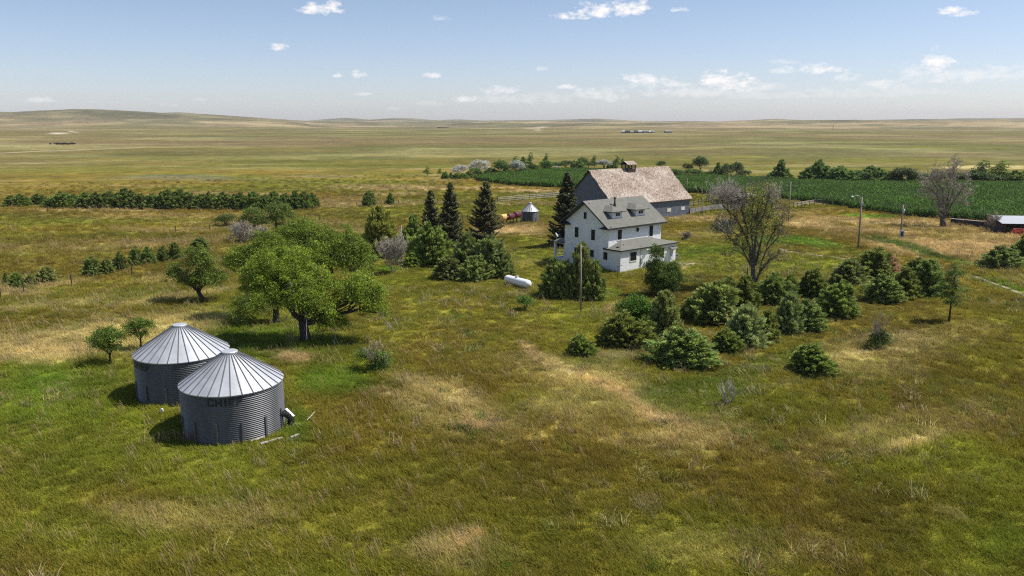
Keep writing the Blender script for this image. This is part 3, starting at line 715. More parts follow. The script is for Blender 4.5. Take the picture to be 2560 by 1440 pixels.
def blade_mesh(seed, nb, spread, hmin, hmax, w, bend=.6, lean=(-0.35, -0.1), stalks=0):
    rng = np.random.default_rng(seed); v = []; f = []; t = []; mi = []
    for i in range(nb):
        a = rng.uniform(0, 2 * PI); r = spread * math.sqrt(rng.random())
        x, y = r * math.cos(a), r * math.sin(a); h = rng.uniform(hmin, hmax)
        b = rng.uniform(0, 2 * PI); bx, by = math.cos(b) * bend * h + lean[0] * h, math.sin(b) * bend * h + lean[1] * h
        s = rng.uniform(0, PI); wx, wy = math.cos(s) * w, math.sin(s) * w
        n = len(v)
        v += [(x - wx, y - wy, -.03), (x + wx, y + wy, -.03), (x + bx * .35 + wx * .8, y + by * .35 + wy * .8, h * .6), (x + bx * .35 - wx * .8, y + by * .35 - wy * .8, h * .6), (x + bx, y + by, h)]
        f += [(n, n + 1, n + 2, n + 3), (n + 3, n + 2, n + 4)]; mi += [0, 0]
        k = rng.normal(1, .22); hh = rng.normal(0, .08); c = (k * (1 + hh), k, k * (1 - hh)); t += [c] * 5
    for i in range(stalks):
        a = rng.uniform(0, 2 * PI); r = spread * math.sqrt(rng.random()); x, y = r * math.cos(a), r * math.sin(a); h = rng.uniform(hmax, hmax * 1.5)
        lx, ly = lean[0] * h * 1.1 + rng.normal(0, .08), lean[1] * h + rng.normal(0, .08); n = len(v)
        s = rng.uniform(0, PI); wx, wy = math.cos(s), math.sin(s)
        v += [(x - wx * .006, y - wy * .006, 0), (x + wx * .006, y + wy * .006, 0), (x + lx + wx * .006, y + ly + wy * .006, h), (x + lx - wx * .006, y + ly - wy * .006, h),
              (x + lx, y + ly, h * .86), (x + lx * 1.05 + wx * .014, y + ly + wy * .014, h * .95), (x + lx * 1.2, y + ly * 1.1, h * 1.12), (x + lx * 1.05 - wx * .014, y + ly - wy * .014, h * .95)]
        f += [(n, n + 1, n + 2, n + 3), (n + 4, n + 5, n + 6, n + 7)]; mi += [1, 1]; t += [(1, 1, 1)] * 8
    me = bpy.data.meshes.new('tuft'); me.from_pydata(v, [], f); me.materials.append(M['grass']); me.materials.append(M['seed'])
    me.polygons.foreach_set('material_index', mi)
    ca = me.color_attributes.new('tint', 'FLOAT_COLOR', 'POINT')
    ca.data.foreach_set('color', np.concatenate([np.clip(np.array(t), .3, 2), np.ones((len(t), 1))], 1).astype(np.float32).ravel())
    me.update(); return me

def corn_mesh(seed, plants=3):
    rng = np.random.default_rng(seed); v = []; f = []; t = []
    for p in range(plants):
        ox, oy = rng.uniform(-.35, .35), rng.uniform(-.35, .35); H = rng.uniform(1.3, 1.75)
        for k in range(10):
            a = rng.uniform(0, 2 * PI); z0 = H * (.15 + .07 * k); Ln = rng.uniform(.45, .75); w = .055
            dx, dy = math.cos(a), math.sin(a); sx, sy = -dy * w, dx * w; n = len(v)
            P = [(0, 0), (Ln * .4, .28), (Ln * .8, .26), (Ln * 1.1, -.05)]
            for i, (d, z) in enumerate(P):
                ww = [1, 1.1, .8, .1][i]
                v += [(ox + dx * d - sx * ww, oy + dy * d - sy * ww, z0 + z), (ox + dx * d + sx * ww, oy + dy * d + sy * ww, z0 + z)]
                t += [(1, 1, 1)] * 2
            c = rng.normal(1, .2)
            t[-8:] = [(c, c, c)] * 8
            f += [(n, n + 1, n + 3, n + 2), (n + 2, n + 3, n + 5, n + 4), (n + 4, n + 5, n + 7, n + 6)]
    me = bpy.data.meshes.new('corn_plants'); me.from_pydata(v, [], f); me.materials.append(M['corn'])
    ca = me.color_attributes.new('tint', 'FLOAT_COLOR', 'POINT')
    ca.data.foreach_set('color', np.concatenate([np.clip(np.array(t), .4, 1.8), np.ones((len(t), 1))], 1).astype(np.float32).ravel())
    me.update(); return me

def scatter_band(r0, r1, dens, az=36.5):
    area = math.radians(2 * az) * (r1 * r1 - r0 * r0) / 2; n = int(area * dens)
    r = np.sqrt(RNG.uniform(r0 * r0, r1 * r1, n)); a = np.radians(RNG.uniform(-az, az, n))
    return r * np.sin(a), r * np.cos(a)

PATH_STRIPS = []
def make_grass():
    P = []; S = []
    for (r0, r1, d, s) in ((26, 45, 13, .95), (45, 70, 9, 1.05), (70, 105, 4.2, 1.3), (105, 160, 1.7, 1.7), (160, 330, .8, 2.0)):
        x, y = scatter_band(r0, r1, d); P.append(np.stack([x, y], 1)); S.append(np.full(len(x), s))
    P = np.concatenate(P); S = np.concatenate(S); x, y = P[:, 0], P[:, 1]
    keep = ~built_mask(x, y) & ~in_poly(x, y, CORN) & (RNG.random(len(x)) > sstep(150, 320, np.hypot(x, y)))
    for (a, b, w) in PATH_STRIPS:
        d = np.array([b[0] - a[0], b[1] - a[1]]); L2 = d @ d; t = np.clip(((x - a[0]) * d[0] + (y - a[1]) * d[1]) / L2, 0, 1)
        keep &= np.hypot(x - a[0] - t * d[0], y - a[1] - t * d[1]) > w
    x, y, S = x[keep], y[keep], S[keep]; n = len(x)
    tint = ground_color(x, y)
    dry = sstep(.13, .26, tint[:, 0])
    hgt = (.5 + .75 * fbm(x / 3.5, y / 3.5, 3, 91) + .2 * dry) * (.65 + .7 * vnoise(x / 1.1, y / .9, 92))
    hgt = hgt * np.where(np.hypot(x - 14, y - 104) < 45, .7, 1.0)
    tint = tint * RNG.normal(1, .13, (n, 1)).clip(.6, 1.5) * 1.36
    pick = RNG.integers(0, 3, n); pick = np.where(RNG.random(n) < .01 + .09 * dry, 3 + RNG.integers(0, 2, n), pick)
    rot = np.stack([RNG.normal(0, .1, n), RNG.normal(0, .1, n), RNG.normal(0, .5, n)], 1)
    scl = np.stack([S, S, S ** .4 * hgt], 1)
    # separate bunches: pale dry tussocks, rank green ones and dark forbs
    cx, cy = scatter_band(27, 125, .55); q = vnoise(cx / 7, cy / 7, 97) + .5 * vnoise(cx / 1.7, cy / 1.7, 98); kq = (q > .86) & ~built_mask(cx, cy); cx, cy = cx[kq], cy[kq]; m = len(cx)
    tab = np.array([[.46, .40, .16], [.34, .34, .10], [.20, .25, .04], [.10, .15, .03], [.42, .33, .20]]); w = RNG.choice(5, m, p=[.3, .2, .25, .15, .1])
    x = np.concatenate([x, cx]); y = np.concatenate([y, cy]); tint = np.concatenate([tint, tab[w] * RNG.normal(1, .15, (m, 1)).clip(.6, 1.5)])
    pick = np.concatenate([pick, np.where(w == 0, 3, RNG.integers(0, 3, m))]); rot = np.concatenate([rot, np.stack([RNG.normal(0, .12, m), RNG.normal(0, .12, m), RNG.uniform(0, 6.28, m)], 1)])
    sz = RNG.uniform(1.0, 2.1, m); scl = np.concatenate([scl, np.stack([sz, sz, RNG.uniform(.9, 1.6, m)], 1)])
    pts = np.stack([x, y, height(x, y) - .02], 1)
    protos = [blade_mesh(1, 34, .32, .16, .42, .014), blade_mesh(2, 30, .36, .12, .36, .016), blade_mesh(3, 38, .30, .2, .5, .013), blade_mesh(4, 26, .3, .2, .45, .014, stalks=5), blade_mesh(5, 24, .34, .2, .5, .014, stalks=8)]
    o = instancer('grass', pts, rot, scl, pick, tint, protos)
    tag(o, 'wind bent prairie grass of mixed green and straw tones covering the land', 'grass', kind='stuff')
    return n

def make_corn():
    xs = [p.x for p in CORN]; ys = [p.y for p in CORN]
    u = np.arange(min(xs), max(xs), .95); v = np.arange(min(ys), max(ys), .95)
    U, V = np.meshgrid(u, v); U = U.ravel() + RNG.normal(0, .12, U.size); V = V.ravel() + RNG.normal(0, .2, V.size)
    k = in_poly(U, V, CORN) & ~built_mask(U, V); U, V = U[k], V[k]; n = len(U)
    g = fbm(U / 12, V / 12, 3, 95)[:, None]
    tint = (.7 + .6 * fbm(U / 3.5, V / 9, 3, 96)[:, None]) * (np.array([0.078, 0.155, 0.014]) * (.75 + .5 * g)) * RNG.normal(1, .25, (n, 1)).clip(.5, 1.9)
    h = (.8 + .4 * g[:, 0])
    pts = np.stack([U, V, height(U, V)], 1); rot = np.stack([np.zeros(n), np.zeros(n), RNG.uniform(0, 6.28, n)], 1)
    scl = np.stack([np.full(n, 1.15), np.full(n, 1.15), h], 1)
    o = instancer('corn_crop', pts, rot, scl, RNG.integers(0, 3, n), tint, [corn_mesh(1), corn_mesh(2), corn_mesh(3)])
    tag(o, 'dense dark green corn crop behind the barn and yard', 'corn', kind='stuff')
    # tilled ground below the crop
    b = MB(); pts = [(p.x, p.y, p.z + .03) for p in CORN]
    cx = sum(p[0] for p in pts) / len(pts)
    b = MB(); low = CORN_LOW; top = list(reversed(CORN_TOP))
    K = 60; rows = []
    for i in range(K + 1):
        px = 1190 + (2640 - 1190) * i / K
        yl = np.interp(px, [q[0] for q in low], [q[1] for q in low]); yt = np.interp(px, [q[0] for q in top], [q[1] for q in top])
        yt = min(yt, yl - .5)
        rows.append([gp(px, yl + (yt - yl) * j / 14, .03) for j in range(15)])
    vs = [tuple(p) for r in rows for p in r]
    fs = [(i * 15 + j, (i + 1) * 15 + j, (i + 1) * 15 + j + 1, i * 15 + j + 1) for i in range(K) for j in range(14)]
    b.add(vs, fs); tag(b.build('field_soil', pmat('field_soil', (0.035, 0.04, 0.016), .95)), kind='structure')

# ------------------------------------------------------------------ dirt path and pads
def strip(name, pix, w, m):
    b = MB(); P = [gp(*p, .035) for p in pix]
    sub = []
    for i in range(len(P) - 1):
        k = max(2, int((P[i + 1] - P[i]).length / 1.2))
        sub += [P[i].lerp(P[i + 1], j / k) for j in range(k)]
    sub.append(P[-1]); rnd = random.Random(len(pix)); vs = []; fs = []
    for i, p in enumerate(sub):
        d = (sub[min(i + 1, len(sub) - 1)] - sub[max(i - 1, 0)]); d.z = 0; d.normalize(); s = Vector((-d.y, d.x, 0))
        ww = w * rnd.uniform(.55, 1.2) * (1 if 0 < i < len(sub) - 1 else .2)
        for k in (-1, 1):
            q = p + s * k * ww; vs.append((q.x, q.y, float(height(q.x, q.y)) + .035))
    for i in range(len(sub) - 1): fs.append((2 * i, 2 * i + 1, 2 * i + 3, 2 * i + 2))
    b.add(vs, fs)
    for i in range(len(P) - 1): PATH_STRIPS.append((P[i], P[i + 1], w * 1.1))
    return tag(b.build(name, m), kind='structure')
strip('path', [(1950, 622), (1966, 628), (2010, 633), (2060, 641), (2105, 646), (2140, 650)], .42, M['chalk'])
strip('path', [(2424, 688), (2450, 697), (2490, 711), (2530, 725), (2560, 738), (2600, 755)], .38, M['chalk'])
strip('path', [(2383, 689), (2400, 695)], .35, M['chalk'])
strip('path', [(2290, 642), (2312, 648)], .3, M['chalk'])
strip('pavement', [(1690, 656), (1712, 661), (1735, 660)], .7, M['concrete'])

N_GRASS = make_grass()
make_corn()

# ------------------------------------------------------------------ grain bins
def grain_bin(name, label, cx, cy, R, zw, za, npanel, text_ang, rotz, ncorr=26, nstiff=13, stiff_h=1.45, capr=.46, lettering=True, group=None, ribs=True):
    t = thing(name, label, 'grain bin', (cx, cy, float(height(cx, cy))), rotz, group)
    prof = [(R, -.35)]
    for i in range(ncorr * 8 + 1):
        z = zw * i / (ncorr * 8); prof.append((R + .028 * math.sin(2 * PI * z / (zw / ncorr)), z))
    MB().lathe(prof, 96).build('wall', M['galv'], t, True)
    # roof: flat sheets meeting at raised ribs
    Re = R + .09; ze = zw - .03; b = MB(); r = MB()
    for k in range(npanel):
        a0 = 2 * PI * k / npanel; a1 = 2 * PI * (k + 1) / npanel
        am = (a0 + a1) / 2
        p = lambda a, rr, z: (rr * math.cos(a), rr * math.sin(a), z)
        b.add([p(a0, Re, ze), p(am, Re * .998, ze), p(a1, Re, ze), p(a1, capr, za), p(am, capr, za), p(a0, capr, za)], [(0, 1, 4, 5), (1, 2, 3, 4)])
        b.add([p(a0, Re, ze), p(am, Re * .998, ze), p(a1, Re, ze), p(a1, Re - .02, ze - .07), p(am, Re * .998 - .02, ze - .07), p(a0, Re - .02, ze - .07)], [(0, 5, 4, 1), (1, 4, 3, 2)])
        b.add([p(a0, Re - .02, ze - .07), p(a1, Re - .02, ze - .07), p(a1, R - .05, ze - .05), p(a0, R - .05, ze - .05)], [(0, 3, 2, 1)])
        if ribs:
            q0 = Vector(p(a0, Re + .01, ze + .012)); q1 = Vector(p(a0, capr, za + .02))
            r.beam(q0, q1, .05, .07)
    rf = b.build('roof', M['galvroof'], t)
    if ribs: r.build('rib', M['rib'], rf)
    MB().lathe([(capr + .05, za - .04), (capr + .06, za + .07), (capr + .02, za + .11), (.0, za + .14)], 32).build('roof_cap', M['galvroof'], rf, False)
    for k in range(nstiff):
        a = 2 * PI * (k + .5) / nstiff + math.radians(7)
        c, s = math.cos(a), math.sin(a)
        q = MB(); q.beam(Vector((c * (R + .045), s * (R + .045), -.3)), Vector((c * (R + .045), s * (R + .045), stiff_h)), .12, .07, up=(c, s, 0))
        q.build('stiffener', M['galv'], t)
    if lettering:
        # block capitals C H I E F wrapped round the wall; rectangles (x0, y0, x1, y1) on a 4 x 5 cell grid
        LT = {'C': [(0, 0, 1.1, 5), (1.1, 0, 4, 1.1), (1.1, 3.9, 4, 5), (3, 1.1, 4, 1.7), (3, 3.3, 4, 3.9)], 'H': [(0, 0, 1.1, 5), (2.9, 0, 4, 5), (1.1, 2, 2.9, 3)],
              'I': [(.6, 0, 1.8, 5)], 'E': [(0, 0, 1.1, 5), (1.1, 0, 3.8, 1), (1.1, 2.05, 3.3, 3), (1.1, 4, 3.8, 5)], 'F': [(0, 0, 1.1, 5), (1.1, 2.05, 3.3, 3), (1.1, 4, 3.8, 5)]}
        q = MB(); x = 0; cell = .098; z0 = zw - .68; adv = {'C': 4.9, 'H': 4.9, 'I': 3.3, 'E': 4.7, 'F': 4.7}; RR = R + .034
        tot = sum(adv[c] for c in 'CHIEF') * cell
        for ch in 'CHIEF':
            for (x0, y0, x1, y1) in LT[ch]:
                n = max(1, int((x1 - x0) / 1))
                for i in range(n):
                    xa = (x + x0 + (x1 - x0) * i / n) * cell - tot / 2; xb = (x + x0 + (x1 - x0) * (i + 1) / n) * cell - tot / 2
                    aa = text_ang + xa / R; ab = text_ang + xb / R; za_, zb_ = z0 + y0 * cell, z0 + y1 * cell
                    q.add([(RR * math.cos(aa), RR * math.sin(aa), za_), (RR * math.cos(ab), RR * math.sin(ab), za_), (RR * math.cos(ab), RR * math.sin(ab), zb_), (RR * math.cos(aa), RR * math.sin(aa), zb_)], [(0, 1, 2, 3)])
            x += adv[ch]
        q.build('lettering', M['black'], t)
    return t
view1 = math.atan2(-SILO1[1], -SILO1[0]); view2 = math.atan2(-SILO2[1], -SILO2[0])
s1 = grain_bin('grain_bin', 'corrugated steel grain bin in front, with CHIEF fully readable under its eave', SILO1[0], SILO1[1], RS, 3.25, 5.1, 30, view1 - math.radians(8), 0, group='pair of corrugated steel grain bins')
s2 = grain_bin('grain_bin', 'corrugated steel grain bin partly hidden behind the other large bin', SILO2[0], SILO2[1], RS2, 3.25, 5.1, 30, view2 - math.radians(60), 0, group='pair of corrugated steel grain bins')
P = gp(1326, 556); s3 = grain_bin('small_grain_bin', 'small steel bin with steep shiny cone roof beside the fuel tanks', P.x, P.y + 1.7, 1.72, 2.15, 3.65, 20, 0, 0.2, 14, 8, .9, .22, False)

# ------------------------------------------------------------------ clutter by the near bin
def tyre(name, label, loc, rot, Ro, Ri, w):
    t = thing(name, label, 'tyre', loc); t.rotation_euler = rot
    b = MB(); prof = []
    for k in range(14):
        a = 2 * PI * k / 14
        prof.append(((Ro + Ri) / 2 + (Ro - Ri) / 2 * math.copysign(abs(math.cos(a)) ** .6, math.cos(a)), w / 2 * math.copysign(abs(math.sin(a)) ** .6, math.sin(a))))
    prof.append(prof[0]); b.lathe(prof, 40); b.build('carcass', M['rubber'], t, True)
    b = MB()
    for k in range(26):
        a = 2 * PI * k / 26
        for sg in (-1, 1):
            p0 = Vector((Ro * math.cos(a), Ro * math.sin(a), 0)); a2 = a + .12 * sg
            b.beam(p0, Vector((Ro * math.cos(a2), Ro * math.sin(a2), sg * w * .46)), .05, .05, up=(math.cos(a), math.sin(a), 0))
    b.build('tread', M['rubber'], t)
    return t
P = gp(703, 1072)
tyre('tractor_tyre', 'big black tractor tyre standing against the near grain bin', (P.x, P.y + .15, P.z + .38), (PI / 2, .12, math.radians(28)), .78, .42, .42)
P = gp(727, 1052)
b = MB(); b.slab([(-.36, -.07, .05), (.38, -.09, .0), (.40, .06, .02), (-.32, .09, .07)], .02)
o = tag(b.build('metal_sheet', M['galvroof']), 'bent white metal sheet leaning on the tractor tyre', 'sheet'); o.location = (P.x - .05, P.y, .5); o.rotation_euler = (0.15, .62, -.25)
def post_lying(label, a, b_, w, m, name='fallen_post', cat='post', z=.07):
    A = gp(*a); B = gp(*b_); q = MB(); d = (B - A); n = 5
    pts = [Vector((0, 0, 0)) + d * (i / n) + Vector((0, 0, .02 * math.sin(i * 2.1))) for i in range(n + 1)]
    q.tube(pts, [w * (1, .95, .9, .92, .85, .8)[i] for i in range(n + 1)], 8)
    o = q.build(name, m); o.location = (A.x, A.y, A.z + z + w * .5); return tag(o, label, cat)
post_lying('pale weathered post lying in the grass in front of the near bin', (652, 1116), (706, 1100), .085, M['palewood'], z=.12)
post_lying('short pale post end poking out of the grass beside the dead weeds', (727, 1100), (748, 1092), .085, M['palewood'], z=.12)
post_lying('grey plank half buried along the foot of the near bin', (628, 1106), (662, 1096), .06, M['palewood'], 'plank', 'plank')
post_lying('thin bleached stick poking out of the grass right of the tyre', (768, 1062), (788, 1040), .03, M['palewood'], 'stick', 'stick', .3)
post_lying('bleached fallen branch on the grass under the large elm', (605, 806), (622, 816), .05, M['deadwood'], 'fallen_branch', 'branch', .2)
P = gp(560, 792)
q = MB(); q.tube([(0, 0, -.1), (.05, 0, .7), (-.05, 0, 1.3)], [.05, .045, .03], 6); o = q.build('dead_sapling', M['palewood']); o.location = P; tag(o, 'thin bare white stem standing left of the large elm trunks', 'stem')
P = gp(405, 1038)
b = MB(); b.lathe([(0, 0), (.10, 0), (.12, .04), (.10, .24), (.04, .3), (.04, .36), (0, .36)], 16); o = b.build('white_jug', M['whiteplain'], None, True); o.location = (P.x, P.y, .12); o.rotation_euler = (.5, .4, 0); tag(o, 'small white jug in the grass in front of the rear grain bin', 'jug')

# ------------------------------------------------------------------ farmhouse
def roofpoly(b, pts, th):
    """top polygon gets material 0, edges and underside material 1; pts counter-clockwise from above"""
    n = len(pts); b.add([tuple(p) for p in pts], [tuple(range(n))], 0)
    bot = [(p[0], p[1], p[2] - th) for p in pts]
    b.add([tuple(p) for p in pts] + bot, [tuple(reversed(range(n, 2 * n)))] + [((i + 1) % n, i, n + i, n + (i + 1) % n) for i in range(n)], 1)

def window(parent, plane, c0, a0, a1, z0, z1, split=None, casing=.09, glass=None, name='window'):
    def mp(a, z, d): return (c0 - d, a, z) if plane == 'x' else (a, c0 - d, z)
    def bx(b, a0, a1, z0, z1, d0, d1):
        P = [mp(a0, z0, d0), mp(a1, z0, d0), mp(a1, z1, d0), mp(a0, z1, d0), mp(a0, z0, d1), mp(a1, z0, d1), mp(a1, z1, d1), mp(a0, z1, d1)]
        f = [(0, 1, 2, 3), (7, 6, 5, 4), (0, 4, 5, 1), (1, 5, 6, 2), (2, 6, 7, 3), (3, 7, 4, 0)]
        b.add(P, f if plane == 'y' else [tuple(reversed(q)) for q in f])
    b = MB(); k = casing
    bx(b, a0 - k, a0, z0 - k, z1 + k, -.02, .05); bx(b, a1, a1 + k, z0 - k, z1 + k, -.02, .05)
    bx(b, a0, a1, z1, z1 + k, -.02, .05); bx(b, a0, a1, z0 - k, z0, -.02, .07)
    w = b.build(name, M['whiteplain'], parent)
    b = MB(); s = .05
    bx(b, a0, a0 + s, z0, z1, -.02, .035); bx(b, a1 - s, a1, z0, z1, -.02, .035)
    bx(b, a0 + s, a1 - s, z1 - s, z1, -.02, .035); bx(b, a0 + s, a1 - s, z0, z0 + s, -.02, .035)
    zm = z0 + (z1 - z0) * .5
    if split == 'v': am = (a0 + a1) / 2; bx(b, am - .03, am + .03, z0 + s, z1 - s, -.02, .033)
    elif split != 'none': bx(b, a0 + s, a1 - s, zm - .02, zm + .02, -.02, .033)
    b.build('sash', M['whiteplain'] if split == 'v' else M['wframe'], w)
    b = MB(); bx(b, a0 + s * .5, a1 - s * .5, z0 + s * .5, z1 - s * .5, -.01, .015); b.build('pane', glass or M['glass'], w)
    return w

H = thing('farmhouse', 'white two storey farmhouse with grey shingle roof and two dormers', 'house', (HOUSE_O.x, HOUSE_O.y, float(height(HOUSE_O.x, HOUSE_O.y))), HOUSE_A)
b = MB(); y0, y1, x1, zr = 2.2, 10.54, 11.05, 9.1
sl = (9.1 - 5.75) / (6.37 - 1.65); zp = 5.75 + sl * (y0 - 1.65) - .2
for x, rev in ((0, False), (x1, True)):
    P_ = [(x, y0, -.4), (x, y0, zp), (x, 6.37, 9.1 - .22), (x, y1, zp), (x, y1, -.4)]
    b.add(P_, [tuple(range(5)) if rev is False else tuple(reversed(range(5)))])
b.add([(0, y0, -.4), (x1, y0, -.4), (x1, y0, zp), (0, y0, zp)], [(0, 1, 2, 3)]); b.add([(0, y1, -.4), (x1, y1, -.4), (x1, y1, zp), (0, y1, zp)], [(3, 2, 1, 0)])
b.build('wall', M['white'], H)
b = MB(); X0, X1, ye0, ye1, ze = -.78, 11.72, 1.65, 11.09, 5.75
roofpoly(b, [(X0, ye0, ze), (X1, ye0, ze), (X1, 6.37, zr), (X0, 6.37, zr)], .25)
roofpoly(b, [(X0, 6.375, zr), (X1, 6.375, zr), (X1, ye1, ze), (X0, ye1, ze)], .25)
roof = b.build('roof', [M['asphalt'], M['trim']], H)
# pent returns at the gable corners
b = MB()
for (ya, yb, s) in ((1.66, 3.5, 1), (11.08, 9.24, -1)):
    b = MB()
    ym = yb - s * .75
    top = [(-.76, ya, 5.58), (-.76, yb - s * .15, 5.58), (-.005, yb, 5.62), (-.005, ym, 6.02), (-.76, ya + s * .02, 5.72)]
    A = (-.76, ya, 5.56); B_ = (-.76, yb, 5.56); C_ = (-.003, yb, 5.56); D_ = (-.003, ya, 5.56); T1 = (-.003, ya + s * .1, 5.95); T2 = (-.003, ym, 5.95)
    f = [(0, 1, 5, 4), (1, 2, 5), (0, 3, 2, 1), (0, 4, 3), (2, 3, 4, 5)]
    if s < 0: f = [tuple(reversed(q)) for q in f]
    b.add([A, B_, C_, D_, T1, T2], f); b.build('eave_return', M['trim'], roof)
# wing
wg = MB(); WX = 11.75
wg.box(0, WX, 0, 2.19, -.4, 2.88); w_ = wg.build('wing_wall', M['white'], H)
b = MB(); ez = 2.98; o_ = .33
tz = 3.83
F0 = (-o_, -o_, ez); F1 = (WX + .35, -o_, ez); Lr = (-o_, 2.9, ez); Rr = (WX + .35, 2.25, ez)
A0 = (2.55, 2.196, tz); A1 = (7.9, 2.196, tz); L1 = (-o_, 2.9, ez)
roofpoly(b, [F0, F1, A1, A0], .18)
roofpoly(b, [F0, A0, (0.0, 2.196, ez + .08), (-.003, 2.9, ez), L1], .18)
roofpoly(b, [F1, (WX + .35, 2.196, ez), (11.06, 2.196, ez + .18), A1], .13)
roofpoly(b, [(11.06, 2.21, ez + .17), (WX + .35, 2.21, ez), (WX + .35, 3.6, ez), (11.06, 3.6, ez + .17)], .13)
wr = b.build('wing_roof', [M['asphalt'], M['trim']], H)
b = MB(); b.box(.35, .8, .75, 1.1, 3.1, 3.3); b.build('roof_vent', M['trim'], wr); b = MB(); b.tube([(1.6, .9, 3.2), (1.6, .9, 3.55)], .05, 8); b.build('vent_pipe', M['trim'], wr)
# windows
for (a0, a1, z0, z1) in ((6.29, 6.85, 6.58, 7.5), (7.79, 8.52, 3.86, 5.28), (4.66, 5.37, 3.8, 5.24), (4.81, 5.51, 1.43, 2.42), (7.84, 8.54, 1.43, 2.42)):
    window(H, 'x', 0, a0, a1, z0, z1)
window(H, 'x', 0, .95 + 1.33, 3.1 - .06, 1.39, 2.42)
window(H, 'y', 2.2, 1.79, 2.6, 3.95, 5.33); window(H, 'y', 2.2, 8.41, 9.22, 3.8, 5.36)
window(H, 'y', 0, 1.9, 3.2, 1.3, 2.5); window(H, 'y', 0, 8.5, 9.1, 1.35, 2.35)
b = MB(); n = 28
ring = lambda rx, rz, y: [(5.86 + rx * math.cos(2 * PI * k / n), y, 5.03 + rz * math.sin(2 * PI * k / n)) for k in range(n)]
fr = [(k, (k + 1) % n, n + (k + 1) % n, n + k) for k in range(n)]
b.add(ring(.40, .42, 2.14) + ring(.31, .33, 2.14), fr); b.add(ring(.40, .42, 2.21) + ring(.40, .42, 2.14), fr)
ow = b.build('oval_window', M['whiteplain'], H)
b = MB(); b.add(ring(.32, .34, 2.165), [tuple(range(n))]); b.build('pane', M['glass'], ow)
# dormers
for cx in (2.68, 7.5):
    b = MB(); x0, x1_ = cx - .98, cx + .98; yf = 3.12; zt = 7.74
    zb = 6.6; yb = 4.5
    b.box(x0, x1_, yf, yb, zb, zt); d = b.build('dormer', M['white'], H)
    b = MB(); ex0, ex1, ef = cx - 1.5, cx + 1.5, 2.72; zap = 8.40; yk = 5.4
    ym = lambda z: 1.65 + (z - 5.75) / sl
    FL = (ex0, ef, 7.72); FR = (ex1, ef, 7.72); BL = (ex0, ym(7.72) + .05, 7.74); BR = (ex1, ym(7.72) + .05, 7.74)
    AP = (cx, 4.02, zap); RB_ = (cx, ym(zap) + .1, zap)
    roofpoly(b, [FL, FR, AP], .09); roofpoly(b, [FR, BR, RB_, AP], .09); roofpoly(b, [BL, FL, AP, RB_], .09)
    b.build('dormer_roof', [M['asphalt'], M['trim']], d)
    window(d, 'y', yf, cx - .42, cx + .55, 7.02, 7.54, 'v', .07)
b = MB(); b.lathe([(.26, 7.95), (.10, 8.75), (.10, 9.15)], 14, cx=4.3, cy=5.1); b.lathe([(.10, 9.15), (.17, 9.18), (.17, 9.3), (.1, 9.42), (.0, 9.44)], 14, cx=4.3, cy=5.1)
b.build('stove_pipe', M['trim'], roof, True)
b = MB(); b.tube([(.1, 5.85, 8.6), (.1, 5.85, 8.98)], .05, 8); b.tube([(.1, 5.85, 8.98), (.1, 5.85, 9.05)], .09, 8); b.build('vent_pipe', M['whiteplain'], roof)
# meter, conduit, lamp, door, awning, porch
b = MB(); b.box(4.12, 4.46, -.16, .0, .78, 1.5); b.build('meter_box', M['greybox'], H)
b = MB(); b.tube([(4.08, -.07, -.1), (4.08, -.07, 3.35)], .035, 6); b.tube([(4.08, -.07, 3.35), (4.0, -.2, 3.42)], .05, 6); b.build('conduit', M['greybox'], H)
b = MB(); b.lathe([(0, .0), (.10, .02), (.16, .12), (.05, .2)], 12, cx=5.05, cy=-.38); b.beam((5.1, 0, .1), (5.1, -.38, .16), .05, .05); b.lathe([(0, .0), (.10, .02), (.16, .12), (.05, .2)], 12, cx=5.4, cy=-.34)
lm = b.build('flood_lamp', M['whiteplain'], H); lm.location = (0, 0, 2.5)
b = MB(); b.box(10.3, 11.25, -.045, .0, -.05, 1.98); dr = b.build('door', M['whiteplain'], H)
b = MB(); b.box(10.45, 11.1, -.06, -.046, 1.05, 1.8); b.build('door_pane', pmat('pale_pane', (.45, .5, .55), .2), dr)
b = MB(); b.lathe([(0, 0), (.04, .02), (.04, .05), (0, .07)], 8, cx=11.12, cy=-.08); k_ = b.build('handle', M['trim'], dr); k_.location = (0, 0, .95)
b = MB(); roofpoly(b, [(10.05, -.75, 2.2), (11.5, -.75, 2.2), (11.5, -.003, 2.42), (10.05, -.003, 2.42)], .06); b.build('door_awning', [M['asphalt'], M['trim']], H)
b = MB()
for x in (11.95, 12.55, 13.15): b.box(x - .05, x + .05, .55, .65, -.2, 1.0)
b.box(11.9, 13.2, .5, .7, .98, 1.06)
for i in range(12): x = 11.95 + i * .1; b.box(x, x + .06, .57, .62, .12, .97)
b.build('stoop_railing', M['greywood'], H)
# rear porch
b = MB(); b.box(.1, 6.0, 10.56, 12.95, -.3, .45); pf = b.build('porch_floor', M['whiteplain'], H)
for (x, y) in ((.3, 12.75), (5.8, 12.75), (.3, 10.72), (3.0, 12.75)):
    b = MB(); b.box(x - .15, x + .15, y - .15, y + .15, .451, 2.58); b.build('porch_post', M['whiteplain'], H)
b = MB(); b.box(.12, 5.98, 12.6, 12.9, 2.581, 2.8); b.box(.15, .45, 10.56, 12.599, 2.581, 2.8); b.box(.45, 5.6, 12.7, 12.8, 1.05, 1.15); b.box(.28, .34, 10.9, 12.59, .95, 1.02); b.build('porch_beam', M['whiteplain'], H)
b = MB(); roofpoly(b, [(-.25, 10.55, 3.3), (.9, 10.55, 3.34), (.9, 10.56, 3.34), (-.25, 13.25, 2.82)], .01)
b = MB(); roofpoly(b, [(-.25, 13.25, 2.84), (-.25, 10.56, 2.84), (1.2, 10.56, 3.55), (1.2, 11.6, 3.4)], .1)
